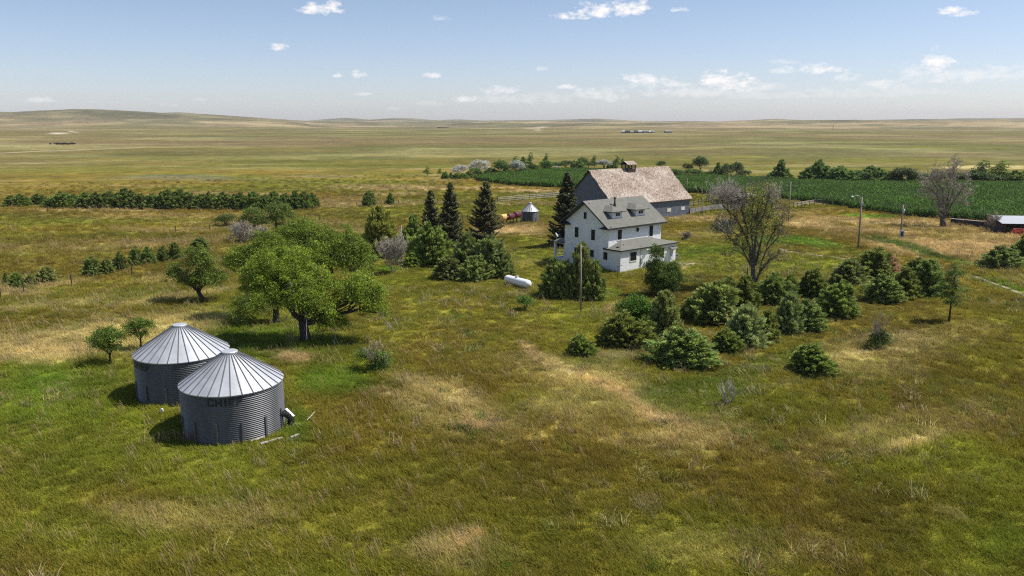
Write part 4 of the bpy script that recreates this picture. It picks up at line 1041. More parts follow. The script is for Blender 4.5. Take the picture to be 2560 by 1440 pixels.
roofpoly(b, [(-.25, 13.25, 2.84), (1.2, 11.6, 3.4), (5.0, 11.6, 3.4), (6.35, 13.25, 2.84)], .1)
roofpoly(b, [(1.2, 11.6, 3.4), (1.2, 10.56, 3.55), (5.0, 10.56, 3.55), (5.0, 11.6, 3.4)], .1)
roofpoly(b, [(6.35, 13.25, 2.84), (5.0, 11.6, 3.4), (5.0, 10.56, 3.55), (6.35, 10.56, 2.84)], .1)
b.build('porch_roof', [M['asphalt'], M['trim']], H)
# satellite dish stands on the porch roof
Pd = H.matrix_basis @ Vector((.35, 12.5, 3.1))
D = thing('satellite_dish', 'small round satellite dish standing on the rear porch roof', 'dish', Pd)
b = MB(); n = 20; vs = [(0, 0, -.06)]; 
for rr, zz in ((.16, -.045), (.3, 0.0)): vs += [(rr * math.cos(2 * PI * k / n), rr * 1.15 * math.sin(2 * PI * k / n), zz) for k in range(n)]
fs = [(0, 1 + k, 1 + (k + 1) % n) for k in range(n)] + [(1 + k, 1 + n + k, 1 + n + (k + 1) % n, 1 + (k + 1) % n) for k in range(n)]
b.add(vs, fs); o = b.build('reflector', M['greybox'], D); o.location = (0, 0, .65); o.rotation_euler = (1.0, 0, 1.2)
b = MB(); b.tube([(0, 0, -.15), (0, 0, .6)], .025, 6); b.tube([(0, 0, .45), (.35, -.2, .75)], .018, 5); b.build('mast', M['whiteplain'], D)

# ------------------------------------------------------------------ barn
Bn = thing('barn', 'large slate blue barn with weathered pale shingle roof and cupola', 'barn', (BARN_O.x, BARN_O.y, float(height(BARN_O.x, BARN_O.y))), BARN_A)
b = MB(); yr, zr = 6.75, 10.05; yD = 13.5; s_ = (10.05 - 3.45) / (6.75 + .35); zp = 3.45 + s_ * .35 - .15
b.add([(0, 0, -.5), (-23, 0, -.5), (-23, 0, zp), (0, 0, zp)], [(1, 0, 3, 2)]); b.add([(0, yD, -.5), (-23, yD, -.5), (-23, yD, zp), (0, yD, zp)], [(0, 1, 2, 3)])
b.add([(0, 0, -.5), (0, yD, -.5), (0, yD, zp), (0, yr, zr - .25), (0, 0, zp)], [(0, 1, 2, 3, 4)])
b.add([(-23, 0, -.5), (-23, yD, -.5), (-23, yD, zp), (-23, yr, zr - .25), (-23, 0, zp)], [(4, 3, 2, 1, 0)])
b.build('wall', M['barnwall'], Bn)
rnd = random.Random(5)
def ragged(xe, y, z): return (xe + rnd.uniform(-.14, .14), y, z)
b = MB(); K = 16
for side in (0, 1):
    L_ = []; R_ = []
    for i in range(K + 1):
        t = i / K
        if side == 0: y = -.4 + (yr + .4) * t; z = 3.42 + (zr - 3.42) * t + .25 * max(0, .25 - t) ** 1 * 1.2
        else: y = yD + .4 - (yD + .4 - yr) * t; z = 3.42 + (zr - 3.42) * t
        L_.append(ragged(-23.35, y, z)); R_.append(ragged(.38, y, z))
    for i in range(K):
        q = [L_[i], R_[i], R_[i + 1], L_[i + 1]]
        if side: q = q[::-1]
        roofpoly(b, q, .14)
brf = b.build('roof', [M['barnroof'], M['darkfence']], Bn)
b = MB(); cx = -11.9; b.box(cx - 1.15, cx + 1.15, yr - .95, yr + .95, 9.1, 9.75); b.box(cx - 1.2, cx + 1.2, yr - 1.0, yr + 1.0, 9.751, 9.83)
for (x, y) in ((-1.1, -.9), (1.1, -.9), (-1.1, .9), (1.1, .9), (0, -.9), (0, .9)): b.box(cx + x - .09, cx + x + .09, yr + y - .09, yr + y + .09, 9.831, 10.78)
for i in range(5):
    z = 9.92 + i * .17; b.box(cx - 1.0, cx - .1, yr - .93, yr - .88, z, z + .09); b.box(cx + .1, cx + 1.0, yr - .93, yr - .88, z, z + .09); b.box(cx - 1.13, cx - 1.08, yr - .8, yr + .8, z, z + .1)
b.box(cx - 1.2, cx + 1.2, yr - 1.0, yr + 1.0, 10.781, 10.86)
cp_ = b.build('cupola', M['darkfence'], brf)
b = MB(); roofpoly(b, [(cx - 1.4, yr - 1.2, 10.8), (cx + 1.4, yr - 1.2, 10.8), (cx + 1.4, yr, 11.5), (cx - 1.4, yr, 11.5)], .08); roofpoly(b, [(cx - 1.4, yr + .003, 11.5), (cx + 1.4, yr + .003, 11.5), (cx + 1.4, yr + 1.2, 10.8), (cx - 1.4, yr + 1.2, 10.8)], .08)
b.build('cupola_roof', [M['barnroof'], M['darkfence']], brf)
for (a0, a1, z0, z1) in ((-7.14, -5.94, 1.14, 1.84), (-2.75, -1.57, 1.2, 1.92)):
    b = MB(); b.box(a0, a1, -.05, .0, z0, z1); wv = b.build('shutter', M['shutter'], Bn)
    b = MB(); b.box(a0 + .05, a1 - .05, -.062, -.051, (z0 + z1) / 2 - .03, (z0 + z1) / 2 + .03); b.box((a0 + a1) / 2 - .03, (a0 + a1) / 2 + .03, -.064, -.051, z0, z1); b.build('batten', M['whiteplain'], wv)

# ------------------------------------------------------------------ propane tank
A = gp(1267, 712); B_ = gp(1322, 727); c = (A + B_) / 2; ang = math.atan2(B_.y - A.y, B_.x - A.x)
T = thing('propane_tank', 'long white propane tank lying on the lawn left of the big juniper clump', 'tank', (c.x, c.y + .3, c.z), ang)
b = MB(); Lh, R_ = 1.95, .50; prof = [(0, -Lh - .42)]
for i in range(1, 7): a = PI / 2 * i / 6; prof.append((R_ * math.sin(a), -Lh - .42 * math.cos(a)))
for i in range(6, -1, -1): a = PI / 2 * i / 6; prof.append((R_ * math.sin(a), Lh + .42 * math.cos(a)))
b.lathe(prof, 36); o = b.build('vessel', M['tank'], T, True); o.rotation_euler = (0, PI / 2, 0); o.location = (0, 0, .72)
b = MB(); b.lathe([(.19, 0), (.2, .12), (.16, .2), (0, .24)], 18); o = b.build('valve_dome', M['greybox'], T, True); o.location = (-.1, 0, 1.20)
for x in (-1.3, 1.3):
    b = MB(); b.box(x - .1, x + .1, -.4, .4, -.1, .22); b.build('saddle', M['concrete'], T)

# ------------------------------------------------------------------ fuel tanks on stands
def fuel_tank(label, px, py, r, L_, m, z, ang, group):
    P = gp(px, py); t = thing('fuel_tank', label, 'tank', P, ang, group)
    b = MB(); prof = [(0, -L_ / 2 - .05), (r * .85, -L_ / 2 - .03), (r, -L_ / 2 + .04), (r, L_ / 2 - .04), (r * .85, L_ / 2 + .03), (0, L_ / 2 + .05)]
    b.lathe(prof, 28); o = b.build('vessel', m, t, True); o.rotation_euler = (PI / 2, 0, 0); o.location = (0, 0, z)
    for sy in (-1, 1):
        for sx in (-1, 1):
            b = MB(); b.beam((sx * r * .5, sy * L_ * .32, z - r * .75), (sx * r * 1.0, sy * L_ * .36, -.15), .09, .09); b.build('leg', M['darkfence'], t)
    b = MB(); b.lathe([(0, -.02), (.12, 0), (.12, .03), (0, .05)], 10); o = b.build('cap', M['whiteplain'], t); o.rotation_euler = (PI / 2, 0, 0); o.location = (r * .2, -L_ / 2 - .05, z + .15)
gt = 'fuel tanks on stands by the small bin'
fuel_tank('oxide red fuel tank on legs, the one nearest the small steel bin', 1292, 559, .62, 2.0, M['rustred'], 1.75, math.radians(-28), gt)
fuel_tank('oxide red fuel tank on legs, between the yellow tank and the other red one', 1276, 562, .60, 2.0, M['rustred'], 1.6, math.radians(-28), gt)
fuel_tank('yellow fuel tank on legs half hidden by the spruce', 1258, 564, .60, 1.9, M['tankyellow'], 1.6, math.radians(-28), gt)

# ------------------------------------------------------------------ poles, fences, wires
def pole(label, base, top, r=.14, name='utility_pole', extra=None, mt='polewood'):
    P = gp(*base); t = thing(name, label, 'pole', P)
    q = pt(top[0], top[1], P.y); h = q.z - P.z; lean = Vector((q.x - P.x, 0, 0))
    b = MB(); b.tube([(0, 0, -.4), (lean.x * .5, 0, h * .5), (lean.x, 0, h)], [r, r * .9, r * .75], 10); b.build('shaft', M[mt], t, True)
    return t, P, h, lean.x
t, PA, hA, lA = pole('weathered utility pole standing in front of the juniper clump by the house', (1452, 780), (1452, 611), .105)
b = MB(); b.beam((lA - .05, 0, hA - .25), (lA + .35, 0, hA - .25), .06, .06); b.build('bracket', M['greybox'], t); b = MB(); b.lathe([(0, 0), (.05, .02), (.05, .12), (0, .14)], 8, cx=lA + .3, cy=0); b.build('insulator', M['greybox'], t)
t, PB, hB, lB = pole('tall pole carrying a curved yard lamp, in the grass right of the bare elm', (2145, 622), (2155, 492), .15, 'lamp_pole')
b = MB(); pts = [(lB, 0, hB - .3), (lB - .5, -.05, hB + .15), (lB - 1.0, -.1, hB + .22), (lB - 1.45, -.12, hB + .12)]; b.tube(pts, .04, 6); ar = b.build('lamp_arm', M['greybox'], t, True)
b = MB(); b.lathe([(.0, .1), (.1, .08), (.2, -.02), (.2, -.08), (0, -.14)], 14); o = b.build('lamp_head', M['whiteplain'], ar, True); o.location = (lB - 1.55, -.12, hB + .06)
b = MB(); b.box(lB - .1, lB + .3, -.2, .02, hB - 1.3, hB - .9); b.build('insulator', M['greybox'], t)
t, PC, hC, lC = pole('utility pole with transformer and a meter box at its foot', (2251, 596), (2258, 512), .15)
b = MB(); b.lathe([(0, -.35), (.2, -.33), (.2, .3), (0, .36)], 14); o = b.build('transformer', M['greybox'], t, True); o.location = (lC + .05, -.3, hC - 1.0)
b = MB(); b.beam((lC - .6, 0, hC - .2), (lC + .6, 0, hC - .2), .1, .1); 
for x in (-.5, 0, .5): b.tube([(lC + x, 0, hC - .15), (lC + x, 0, hC + .12)], .05, 6)
b.build('crossarm', M['polewood'], t)
b = MB(); b.box(-.35, .35, -.42, -.16, .15, 1.45); b.build('meter_box', M['greybox'], t)
b = MB(); b.box(-.22, .22, -.435, -.421, .4, 1.2); b.build('meter_door', M['trim'], t)
t, PD, hD, lD = pole('slim utility pole between the bare elm and the corn field', (1971, 556), (1977, 455), .14)
t, PE, hE, lE = pole('thin pole rising above the grey shrub behind the elm', (1005, 660), (1003, 563), .11)
t, PF, hF, lF = pole('thin pole at the corn edge just right of the barn roof', (1718, 487), (1719, 445), .12)
t, PG, hG, lG = pole('thin pole in the corn field behind the top of the bare elm', (1795, 472), (1797, 447), .12)
t, PH, hH, lH = pole('short thin post standing in front of the plank corral right of the barn', (1757, 541), (1757, 496), .07, 'thin_post')
t, PI_, hI, lI = pole('thin stub pole beside the trunk of the half bare elm', (1868, 690), (1870, 664), .09, 'thin_post', mt='darkwood')

def wire(label, a, b_, sag, r=.012):
    a = Vector(a); b_ = Vector(b_); q = MB(); n = 16
    q.tube([(a.lerp(b_, i / n) + Vector((0, 0, -sag * 4 * (i / n) * (1 - i / n)))) - a for i in range(n + 1)], r, 4)
    o = q.build('overhead_wire', M['wire']); o.location = a; return tag(o, label, 'wire')
hm = Matrix.Translation(H.location) @ Matrix.Rotation(HOUSE_A, 4, 'Z')
wire('service wire from the near pole to the gable wall of the house', PA + Vector((lA + .3, 0, hA - .15)), hm @ Vector((-.02, 9.2, 2.9)), .5)
wire('service wire from the house wing across the yard to the slim pole', hm @ Vector((12.0, 0, 2.95)), PD + Vector((lD, 0, hD - .2)), 1.6)
wire('wire between the slim pole and the transformer pole', PD + Vector((lD, 0, hD - .1)), PC + Vector((lC, 0, hC + .1)), 1.2)
wire('wire between the yard lamp pole and the slim pole', PB + Vector((lB, 0, hB - .4)), PD + Vector((lD, 0, hD - .3)), 1.2)

# clothes line post
P = gp(1544, 697); t = thing('clothes_line_post', 'dark T shaped clothes line post in front of the white wing', 'post', P)
b = MB(); b.tube([(0, 0, -.3), (.03, 0, 1.62)], .045, 8); b.build('upright', M['trim'], t)
b = MB(); b.tube([(-.62, -.35, 1.60), (.62, .35, 1.66)], .035, 8); b.build('crossbar', M['trim'], t)

def rail_fence(name, label, pts, step, rails, post_h, m_post, m_rail, rw=.14, group=None, pr=.07, cat='fence', th=.04):
    W = [gp(*p) for p in pts]; O = W[0].copy(); t = thing(name, label, cat, O, 0, group); samp = []
    for i in range(len(W) - 1):
        k = max(1, round((W[i + 1] - W[i]).length / step)); samp += [W[i].lerp(W[i + 1], j / k) for j in range(k)]
    samp.append(W[-1]); samp = [Vector((p.x, p.y, float(height(p.x, p.y)))) - O for p in samp]
    rnd = random.Random(len(samp))
    for p in samp[:98]:
        b = MB(); b.beam(p + Vector((0, 0, -.3)), p + Vector((rnd.uniform(-.05, .05), 0, post_h * rnd.uniform(.93, 1.07))), pr * 2, pr * 2); b.build('post', m_post, t)
    for z in rails:
        b = MB()
        for i in range(len(samp) - 1):
            b.beam(samp[i] + Vector((0, -.06, z + rnd.uniform(-.04, .04))), samp[i + 1] + Vector((0, -.06, z + rnd.uniform(-.04, .04))), th, rw)
        b.build('rail', m_rail, t)
    return t
rail_fence('rail_fence', 'long pale plank fence running behind the small bin towards the barn', [(1244, 506), (1290, 502), (1340, 498), (1400, 493), (1446, 489)], 2.6, (.35, .8, 1.25), 1.6, M['darkfence'], M['palewood'], .16)
rail_fence('rail_fence', 'low dark corral fence glimpsed between the spruces', [(1155, 553), (1183, 548), (1240, 553)], 2.0, (.5, 1.0), 1.25, M['darkfence'], M['darkfence'], .08)
rail_fence('plank_chute', 'long grey plank chute wall running right from the barn corner', [(1724, 538), (1752, 533), (1776, 529), (1812, 525)], 2.2, (.55, .8, 1.05, 1.3), 1.5, M['darkfence'], M['greywood'], .23)
rail_fence('rail_fence', 'dark corral fence just behind the grey plank chute', [(1722, 517), (1746, 513), (1752, 511)], 2.4, (.5, 1.0), 1.45, M['darkfence'], M['greywood'], .12)
rail_fence('rail_fence', 'dark slanting corral fence left of the bare elm crown', [(1765, 506), (1790, 514), (1800, 521), (1818, 515)], 2.2, (.4, .8, 1.2), 1.5, M['darkfence'], M['darkfence'], .16)
rail_fence('rail_fence', 'pale plank fence ending at the corner of the corn field', [(1984, 520), (2012, 515), (2035, 511), (2058, 511)], 2.4, (.6, 1.1), 1.35, M['darkfence'], M['palewood'], .14)
rail_fence('rail_fence', 'corral fence crossing behind the bare elm', [(1818, 530), (1850, 520), (1890, 512), (1950, 506)], 2.6, (.4, .8, 1.2), 1.5, M['darkfence'], M['greywood'], .14)
rail_fence('wire_fence', 'thin post and wire fence in front of the long juniper row', [(120, 530), (193, 527), (300, 529), (500, 531), (782, 527), (853, 524), (892, 519), (996, 514), (1190, 508)], 8, (.5, 1.0), 1.3, M['darkfence'], M['wire'], .012, None, .05, th=.012)
rail_fence('wire_fence', 'thin post and wire fence running behind the large elm', [(440, 583), (525, 577), (640, 568), (800, 553), (930, 548), (1046, 541), (1155, 548)], 8, (.5, 1.0), 1.3, M['darkfence'], M['wire'], .012, None, .05, th=.012)
rail_fence('wire_fence', 'thin post and wire fence at the left edge near the small junipers', [(-60, 760), (2, 746), (60, 735), (180, 712), (330, 690)], 7, (.5, 1.0), 1.3, M['darkfence'], M['wire'], .012, None, .05, th=.012)
rail_fence('gate_frame', 'low dark H shaped frame standing alone behind the olive juniper', [(995, 556), (1013, 557)], 3, (.45,), 1.1, M['darkfence'], M['darkfence'], .1, None, .06, 'frame')

# pens and shed behind the bare elm
def small_shed(name, label, px, py, wpx, h, dep, ang, wallm, roofm, rise=.6, cat='shed', group=None, ridge=False):
    P = gp(px, py); w = wpx * mpp(P); t = thing(name, label, cat, P, ang, group)
    b = MB(); b.box(-w / 2, w / 2, 0, dep, -.4, h)
    if ridge:
        b.add([(-w / 2, 0, h), (-w / 2, dep, h), (-w / 2, dep / 2, h + rise)], [(0, 2, 1)]); b.add([(w / 2, 0, h), (w / 2, dep, h), (w / 2, dep / 2, h + rise)], [(0, 1, 2)])
    b.build('wall', wallm, t); b = MB(); o = .25
    if ridge:
        roofpoly(b, [(-w / 2 - o, -o, h - .08), (w / 2 + o, -o, h - .08), (w / 2 + o, dep / 2, h + rise + .12), (-w / 2 - o, dep / 2, h + rise + .12)], .08)
        roofpoly(b, [(-w / 2 - o, dep / 2 + .002, h + rise + .12), (w / 2 + o, dep / 2 + .002, h + rise + .12), (w / 2 + o, dep + o, h - .08), (-w / 2 - o, dep + o, h - .08)], .08)
    else: roofpoly(b, [(-w / 2 - o, -o, h + .1), (w / 2 + o, -o, h + .1), (w / 2 + o, dep + o, h + rise + .1), (-w / 2 - o, dep + o, h + rise + .1)], .1)
    b.build('roof', [roofm, M['trim']], t); return t
small_shed('livestock_shed', 'low dark livestock shed hidden behind the bare elm crown', 1868, 512, 62, 1.9, 4, .25, M['darkgrey'], M['greywood'], .4)
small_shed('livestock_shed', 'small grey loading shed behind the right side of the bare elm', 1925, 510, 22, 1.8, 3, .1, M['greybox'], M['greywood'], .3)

# open shed at the right edge, low wall, red implement
P = gp(2506, 584); S = thing('open_shed', 'open fronted shed with white tin roof at the right edge', 'shed', P, math.radians(-7))
m_ = mpp(P); w = 120 * m_
b = MB(); b.box(0, w, 6.4, 6.6, -.4, 2.2); b.box(0, .15, 0.2, 6.399, -.4, 1.75); b.build('wall', M['darkgrey'], S)
for i in range(4):
    b = MB(); x = .3 + i * (w - .6) / 3; b.box(x - .1, x + .1, -.05, .15, -.4, 1.75); b.build('post', M['darkfence'], S)
b = MB(); roofpoly(b, [(-.4, -.4, 1.85), (w + .4, -.4, 1.85), (w + .4, 6.9, 2.5), (.6, 6.9, 2.5)], .12); b.build('roof', [M['whitetin'], M['trim']], S)
P = gp(2376, 561); Q = gp(2502, 573); t = thing('plank_wall', 'long low dark plank wall between the bare tree and the open shed', 'wall', P)
d = Q - P; b = MB(); b.beam(Vector((0, 0, .45)), d + Vector((0, 0, .45)), .12, 1.3); b.build('boards', M['darkgrey'], t)
b = MB(); b.beam(Vector((0, .1, 1.14)), d + Vector((0, .1, 1.14)), .5, .07); b.build('coping', M['palewood'], t)
P = gp(2545, 588); R = thing('loader_implement', 'red loader implement parked in front of the open shed', 'farm implement', P, -.2); R.scale = (.8, .8, .8)
b = MB()
for sx in (-.9, .9):
    b.tube([(sx, -1.0, .15), (sx, -.6, 1.15), (sx, .3, 1.35), (sx, 1.1, .7), (sx, 1.4, .1)], .11, 8)
b.build('lift_arm', M['red'], R)
b = MB(); b.tube([(-.9, -.6, 1.15), (.9, -.6, 1.15)], .09, 8); b.tube([(-.9, .3, 1.35), (.9, .3, 1.35)], .09, 8); b.tube([(-1.1, 1.1, .7), (1.1, 1.1, .7)], .08, 8); b.tube([(-.9, -1, .3), (0, .3, .3), (.9, -1, .3)], .07, 8); b.build('crossbeam', M['red'], R)
b = MB()
for i in range(7): x = -1.2 + i * .4; b.tube([(x, -1.0, .2), (x, -1.25, .35), (x, -1.3, .8)], .05, 6)
b.beam((-1.3, -1.0, .15), (1.3, -1.0, .15), .16, .2); b.build('grapple', M['red'], R)

# ------------------------------------------------------------------ far away: ranch, windmill, cattle
for i, (px, wp, h, kind, lab) in enumerate([(1559, 9, 3.0, 0, 'far white roofed shed at the left end of the distant ranch'), (1569, 10, 2.8, 1, 'far dark barn next to the leftmost shed of the distant ranch'), (1580, 8, 2.2, 2, 'far brown shed right of the dark barn at the distant ranch'),
        (1590, 10, 2.6, 1, 'far dark low shed near the middle of the distant ranch'), (1602, 12, 3.0, 0, 'far pale roofed building left of the middle grey barn of the distant ranch'), (1615, 12, 3.2, 3, 'far grey barn at the middle of the distant ranch'), (1626, 7, 2.4, 0, 'far small pale building left of the yellowish one at the distant ranch'),
        (1634, 7, 2.6, 4, 'far yellowish white house at the distant ranch'), (1671, 17, 3.2, 5, 'far long bluish white shed standing alone at the right of the distant ranch')]):
    wm = [M['greywood'], M['darkgrey'], M['polewood'], M['greywood'], M['greybox'], M['greywood']][kind]; rm = [M['greybox'], M['darkgrey'], M['polewood'], M['greywood'], M['greywood'], M['greywood']][kind]; h *= .75
    small_shed('ranch_building', lab, px, 332, wp, h, 9, .05 * (i % 3 - 1), wm, rm, 1.8, 'building', 'buildings of the distant ranch', True)
P = gp(2082, 326); t = thing('windmill', 'tiny far windmill tower on the plain to the right', 'windmill', P)
b = MB(); hh = 13
for sx in (-1, 1):
    for sy in (-1, 1): b.beam((sx * 1.3, sy * 1.3, -.5), (sx * .15, sy * .15, hh), .22, .22)
for z in (3, 6, 9): 
    k = 1.3 - 1.15 * z / hh; b.beam((-k, -k, z), (k, -k, z), .15, .15)
b.build('tower', M['darkgrey'], t)
b = MB()
for k in range(12): a = 2 * PI * k / 12; b.beam((0, -.5, hh), (1.5 * math.cos(a), -.5, hh + 1.5 * math.sin(a)), .35, .06, up=(0, 1, 0))
b.build('fan', M['greybox'], t)

def cow_mesh():
    b = MB(); b.tube([(-.95, 0, 1.0), (-.85, 0, 1.02), (-.4, 0, .98), (.2, 0, .95), (.7, 0, 1.0), (1.0, 0, 1.1), (1.3, 0, 1.25), (1.55, 0, 1.22), (1.8, 0, 1.02)], [.12, .33, .38, .42, .38, .27, .19, .17, .09], 10)
    for x, y in ((-.75, .22), (-.75, -.22), (.65, .2), (.65, -.2)): b.tube([(x, y, .95), (x + .04, y, .5), (x, y, .28), (x, y, 0)], [.16, .09, .06, .07], 6)
    b.tube([(-.95, 0, 1.2), (-1.05, 0, .9), (-1.04, 0, .5)], [.04, .03, .05], 4)
    b.tube([(1.42, -.05, 1.32), (1.4, -.28, 1.34)], [.05, .02], 4); b.tube([(1.42, .05, 1.32), (1.4, .28, 1.34)], [.05, .02], 4)
    return b.mesh('cow', [M['cow']], True)
cm = cow_mesh(); rnd = random.Random(3)
lab = 'black cow in the bunched herd standing on the far plain at the left'
for i in range(26):
    if i == 0: P = gp(126, 362)
    else: P = gp(138 + 46 * (i - 1) / 24 + rnd.uniform(-1, 1), 361.2 + rnd.uniform(-.6, 1.2))
    o = link('cow', cm, None, P, rnd.uniform(0, 6.28), (1.15, 1.15, 1.15)); tag(o, lab if i else 'black cow standing apart to the left of the far bunched herd', 'cow', 'black cattle on the far plain')
P = gp(1105, 320.6); Q = gp(1128, 320.6)  # plain dark band low along the ground, one long beam
t = thing('dark_band', 'far low dark windbreak on the plain left of the pale bank', 'band', P); b = MB(); b.beam((-16, 0, .9), (22, 0, .9), .4, 2.6); b.build('boards', M['darkgrey'], t)

# ------------------------------------------------------------------ trees and shrubs
DK = (0.040, 0.068, 0.020); MID = (0.058, 0.088, 0.026); OLV = (0.085, 0.088, 0.024); BLU = (0.080, 0.098, 0.048); BGR = (0.06, 0.14, 0.02)
ROW = (0.038, 0.060, 0.024); SIL = (0.27, 0.275, 0.225); DKR = (0.045, 0.075, 0.028); LT = (0.085, 0.14, 0.03)
JUN = [juniper_mesh(101, peaks=1), juniper_mesh(102, peaks=3, ragged=.2), juniper_mesh(103, peaks=2), juniper_mesh(104, peaks=4, ragged=.12), juniper_mesh(105, peaks=1, shape=-.5, ragged=.28, lean=.2), juniper_mesh(106, nb=110, per=70, peaks=2, ragged=.25, lean=.2)]
JT = [trunk_mesh(i, .55, .03) for i in range(3)]
def round_mesh(seed, k=3):
    rng = np.random.default_rng(seed); rnd = random.Random(seed); lb = [(0, 0, .55, .36, .36, .34)]
    for i in range(k): a = rnd.uniform(0, 6.28); lb.append((.22 * math.cos(a), .22 * math.sin(a), rnd.uniform(.35, .72), .24, .24, .22))
    C, U, V, T, _ = lobes_cloud(lb, 420, .028, rng, .06, .3, .5, 26)
    return cloud_mesh('round_crown', C, U, V, T, M['leaf'])
RND = [round_mesh(201), round_mesh(202, 4), round_mesh(203, 2)]
RT = trunk_mesh(9, .6, .035, 2)
def sparse_mesh(seed):
    rng = np.random.default_rng(seed); rnd = random.Random(seed); lb = []
    for i in range(7): z = .25 + .7 * i / 6; a = rnd.uniform(0, 6.28); s = .34 * (1.15 - z); lb.append((s * .6 * math.cos(a), s * .6 * math.sin(a), z, s + .06, s + .06, .09))
    C, U, V, T, _ = lobes_cloud(lb, 900, .026, rng, .05, .2, .4, 22)
    return cloud_mesh('sparse_crown', C, U, V, T, M['leaf'])
SPM = [sparse_mesh(301), sparse_mesh(302)]
ST = trunk_mesh(19, 1.1, .022, 1)
_rt = random.Random(77)
def bush(kind, px, py, w, h, color, label, group=None, var=None, name=None, cat=None, wf=1.4, hf=1.04):
    if py < 475 and px > 1980: wf *= 1.25; hf *= .93
    if py > 700 and px > 1450: wf *= .96; hf *= .93
    if group == 'junipers of the near left row': wf *= .86
    P = gp(px, py); m = mpp(P); W = w * m * wf; Hh = h * m * hf
    back = .30 * W if py > 560 else .15 * W
    P = Vector((P.x * (1 + back / P.y), P.y + back, 0)); P.z = float(height(P.x, P.y)) - .05
    Hh = max(Hh - back * .18, Hh * .7) * (1.12 if py > 560 else ((1.3 if px > 1640 else 1.1) if py < 475 else 1.05))
    cr, tr, nm, ct = {'J': (JUN, JT, 'juniper', 'juniper'), 'R': (RND, [RT], 'broadleaf_tree', 'tree'), 'S': (SPM, [ST], 'slender_tree', 'tree')}[kind]
    v = _rt.randrange(len(cr)) if var is None else var
    t = thing(name or nm, label, cat or ct, P, _rt.uniform(-.7, .7), group)
    c = link('crown', cr[v], t, (0, 0, 0), 0, (W, W, Hh)); jit = _rt.uniform(.88, 1.14)
    if kind == 'J' and color is not DKR and color[0] < .12: color = [.5 * q + .5 * w_ for q, w_ in zip(color, (.058, .082, .026))]
    jit *= 3.4 if kind == 'J' else 1.7
    k3 = (1, 1, 1) if color is SIL else (1.12, .98, .66)
    c.color = (color[0] * jit * k3[0], color[1] * jit * _rt.uniform(.95, 1.03) * k3[1], color[2] * jit * k3[2], 1)
    link('trunk', tr[v % len(tr)], t, (0, 0, 0), 0, (W, W, Hh * .9)); return t

g1 = 'junipers of the near left row'
for a in [(16, 711, 15, 27, 'tiny upright juniper at the far left edge'), (41, 722, 37, 36, 'small round juniper second from the left edge in the near left row'), (78, 718, 36, 30, 'small juniper with spreading tips left of the pale tipped one in the near left row'), (121, 713, 58, 42, 'pale tipped low juniper, widest of the small group at the left edge'),
          (232, 692, 48, 46, 'dark juniper at the left end of the middle group of the near left row'), (268, 688, 44, 36, 'low juniper between the dark one and the narrow one of the near left row'), (302, 677, 32, 44, 'narrow upright juniper in the near left row'), (342, 668, 34, 46, 'juniper just right of the narrow upright one in the near left row'), (371, 665, 38, 44, 'rounded juniper beside the gap in the near left row'),
          (407, 655, 36, 38, 'juniper right of the gap in the near left row'), (437, 653, 38, 42, 'rightmost juniper of the near left row, beside the leaning elm'), (498, 632, 56, 34, 'low dark juniper showing behind the leaning elm')]:
    bush('J', *a[:4], BLU if 'pale' in a[4] else (0.05, 0.075, 0.03), a[4], g1)
g2 = 'junipers of the long dark shelterbelt row'
rowA = [(28, 516, 26, 22), (52, 516, 30, 27), (96, 512, 38, 28), (135, 518, 34, 30), (156, 520, 42, 36), (184, 515, 30, 26), (215, 521, 42, 40), (243, 522, 40, 34), (273, 522, 42, 36), (316, 522, 48, 48), (353, 523, 37, 38), (382, 523, 36, 40), (415, 523, 46, 44), (450, 523, 46, 40), (480, 523, 40, 38), (505, 524, 36, 32), (526, 524, 36, 39), (560, 524, 42, 41), (596, 524, 46, 36), (632, 524, 44, 36), (660, 523, 34, 30), (684, 520, 34, 34), (711, 522, 36, 39), (738, 523, 34, 36), (760, 524, 30, 37), (780, 520, 28, 32)]
ORD = ['leftmost', 'second', 'third', 'fourth', 'fifth', 'sixth', 'seventh', 'eighth', 'ninth', 'tenth', 'eleventh', 'twelfth', 'thirteenth', 'fourteenth', 'fifteenth', 'sixteenth', 'seventeenth', 'eighteenth', 'nineteenth', 'twentieth', 'twenty-first', 'twenty-second', 'twenty-third', 'twenty-fourth', 'twenty-fifth', 'twenty-sixth']
for i, (px, py, w, h) in enumerate(rowA):
    if i == 0: lb = 'low dark juniper at the left end of the long shelterbelt row'
    elif i == len(rowA) - 1: lb = 'dark juniper at the right end of the long shelterbelt row'
    elif i == 9: lb = 'tallest dark juniper of the long shelterbelt row, tenth from its left end'
    else: lb = 'dark juniper, %s from the left in the long shelterbelt row behind the bins' % ORD[i]
    bush('J', px, py, w, h * _rt.uniform(.88, 1.18), ROW, lb, g2, None, None, None, 1.6, 1.08)
bush('J', 922, 516, 29, 37, ROW, 'egg shaped juniper standing alone on the pasture, the larger of two', None, 0)
bush('J', 976, 512, 20, 28, ROW, 'small egg shaped juniper standing alone on the pasture, the smaller of two', None, 2)
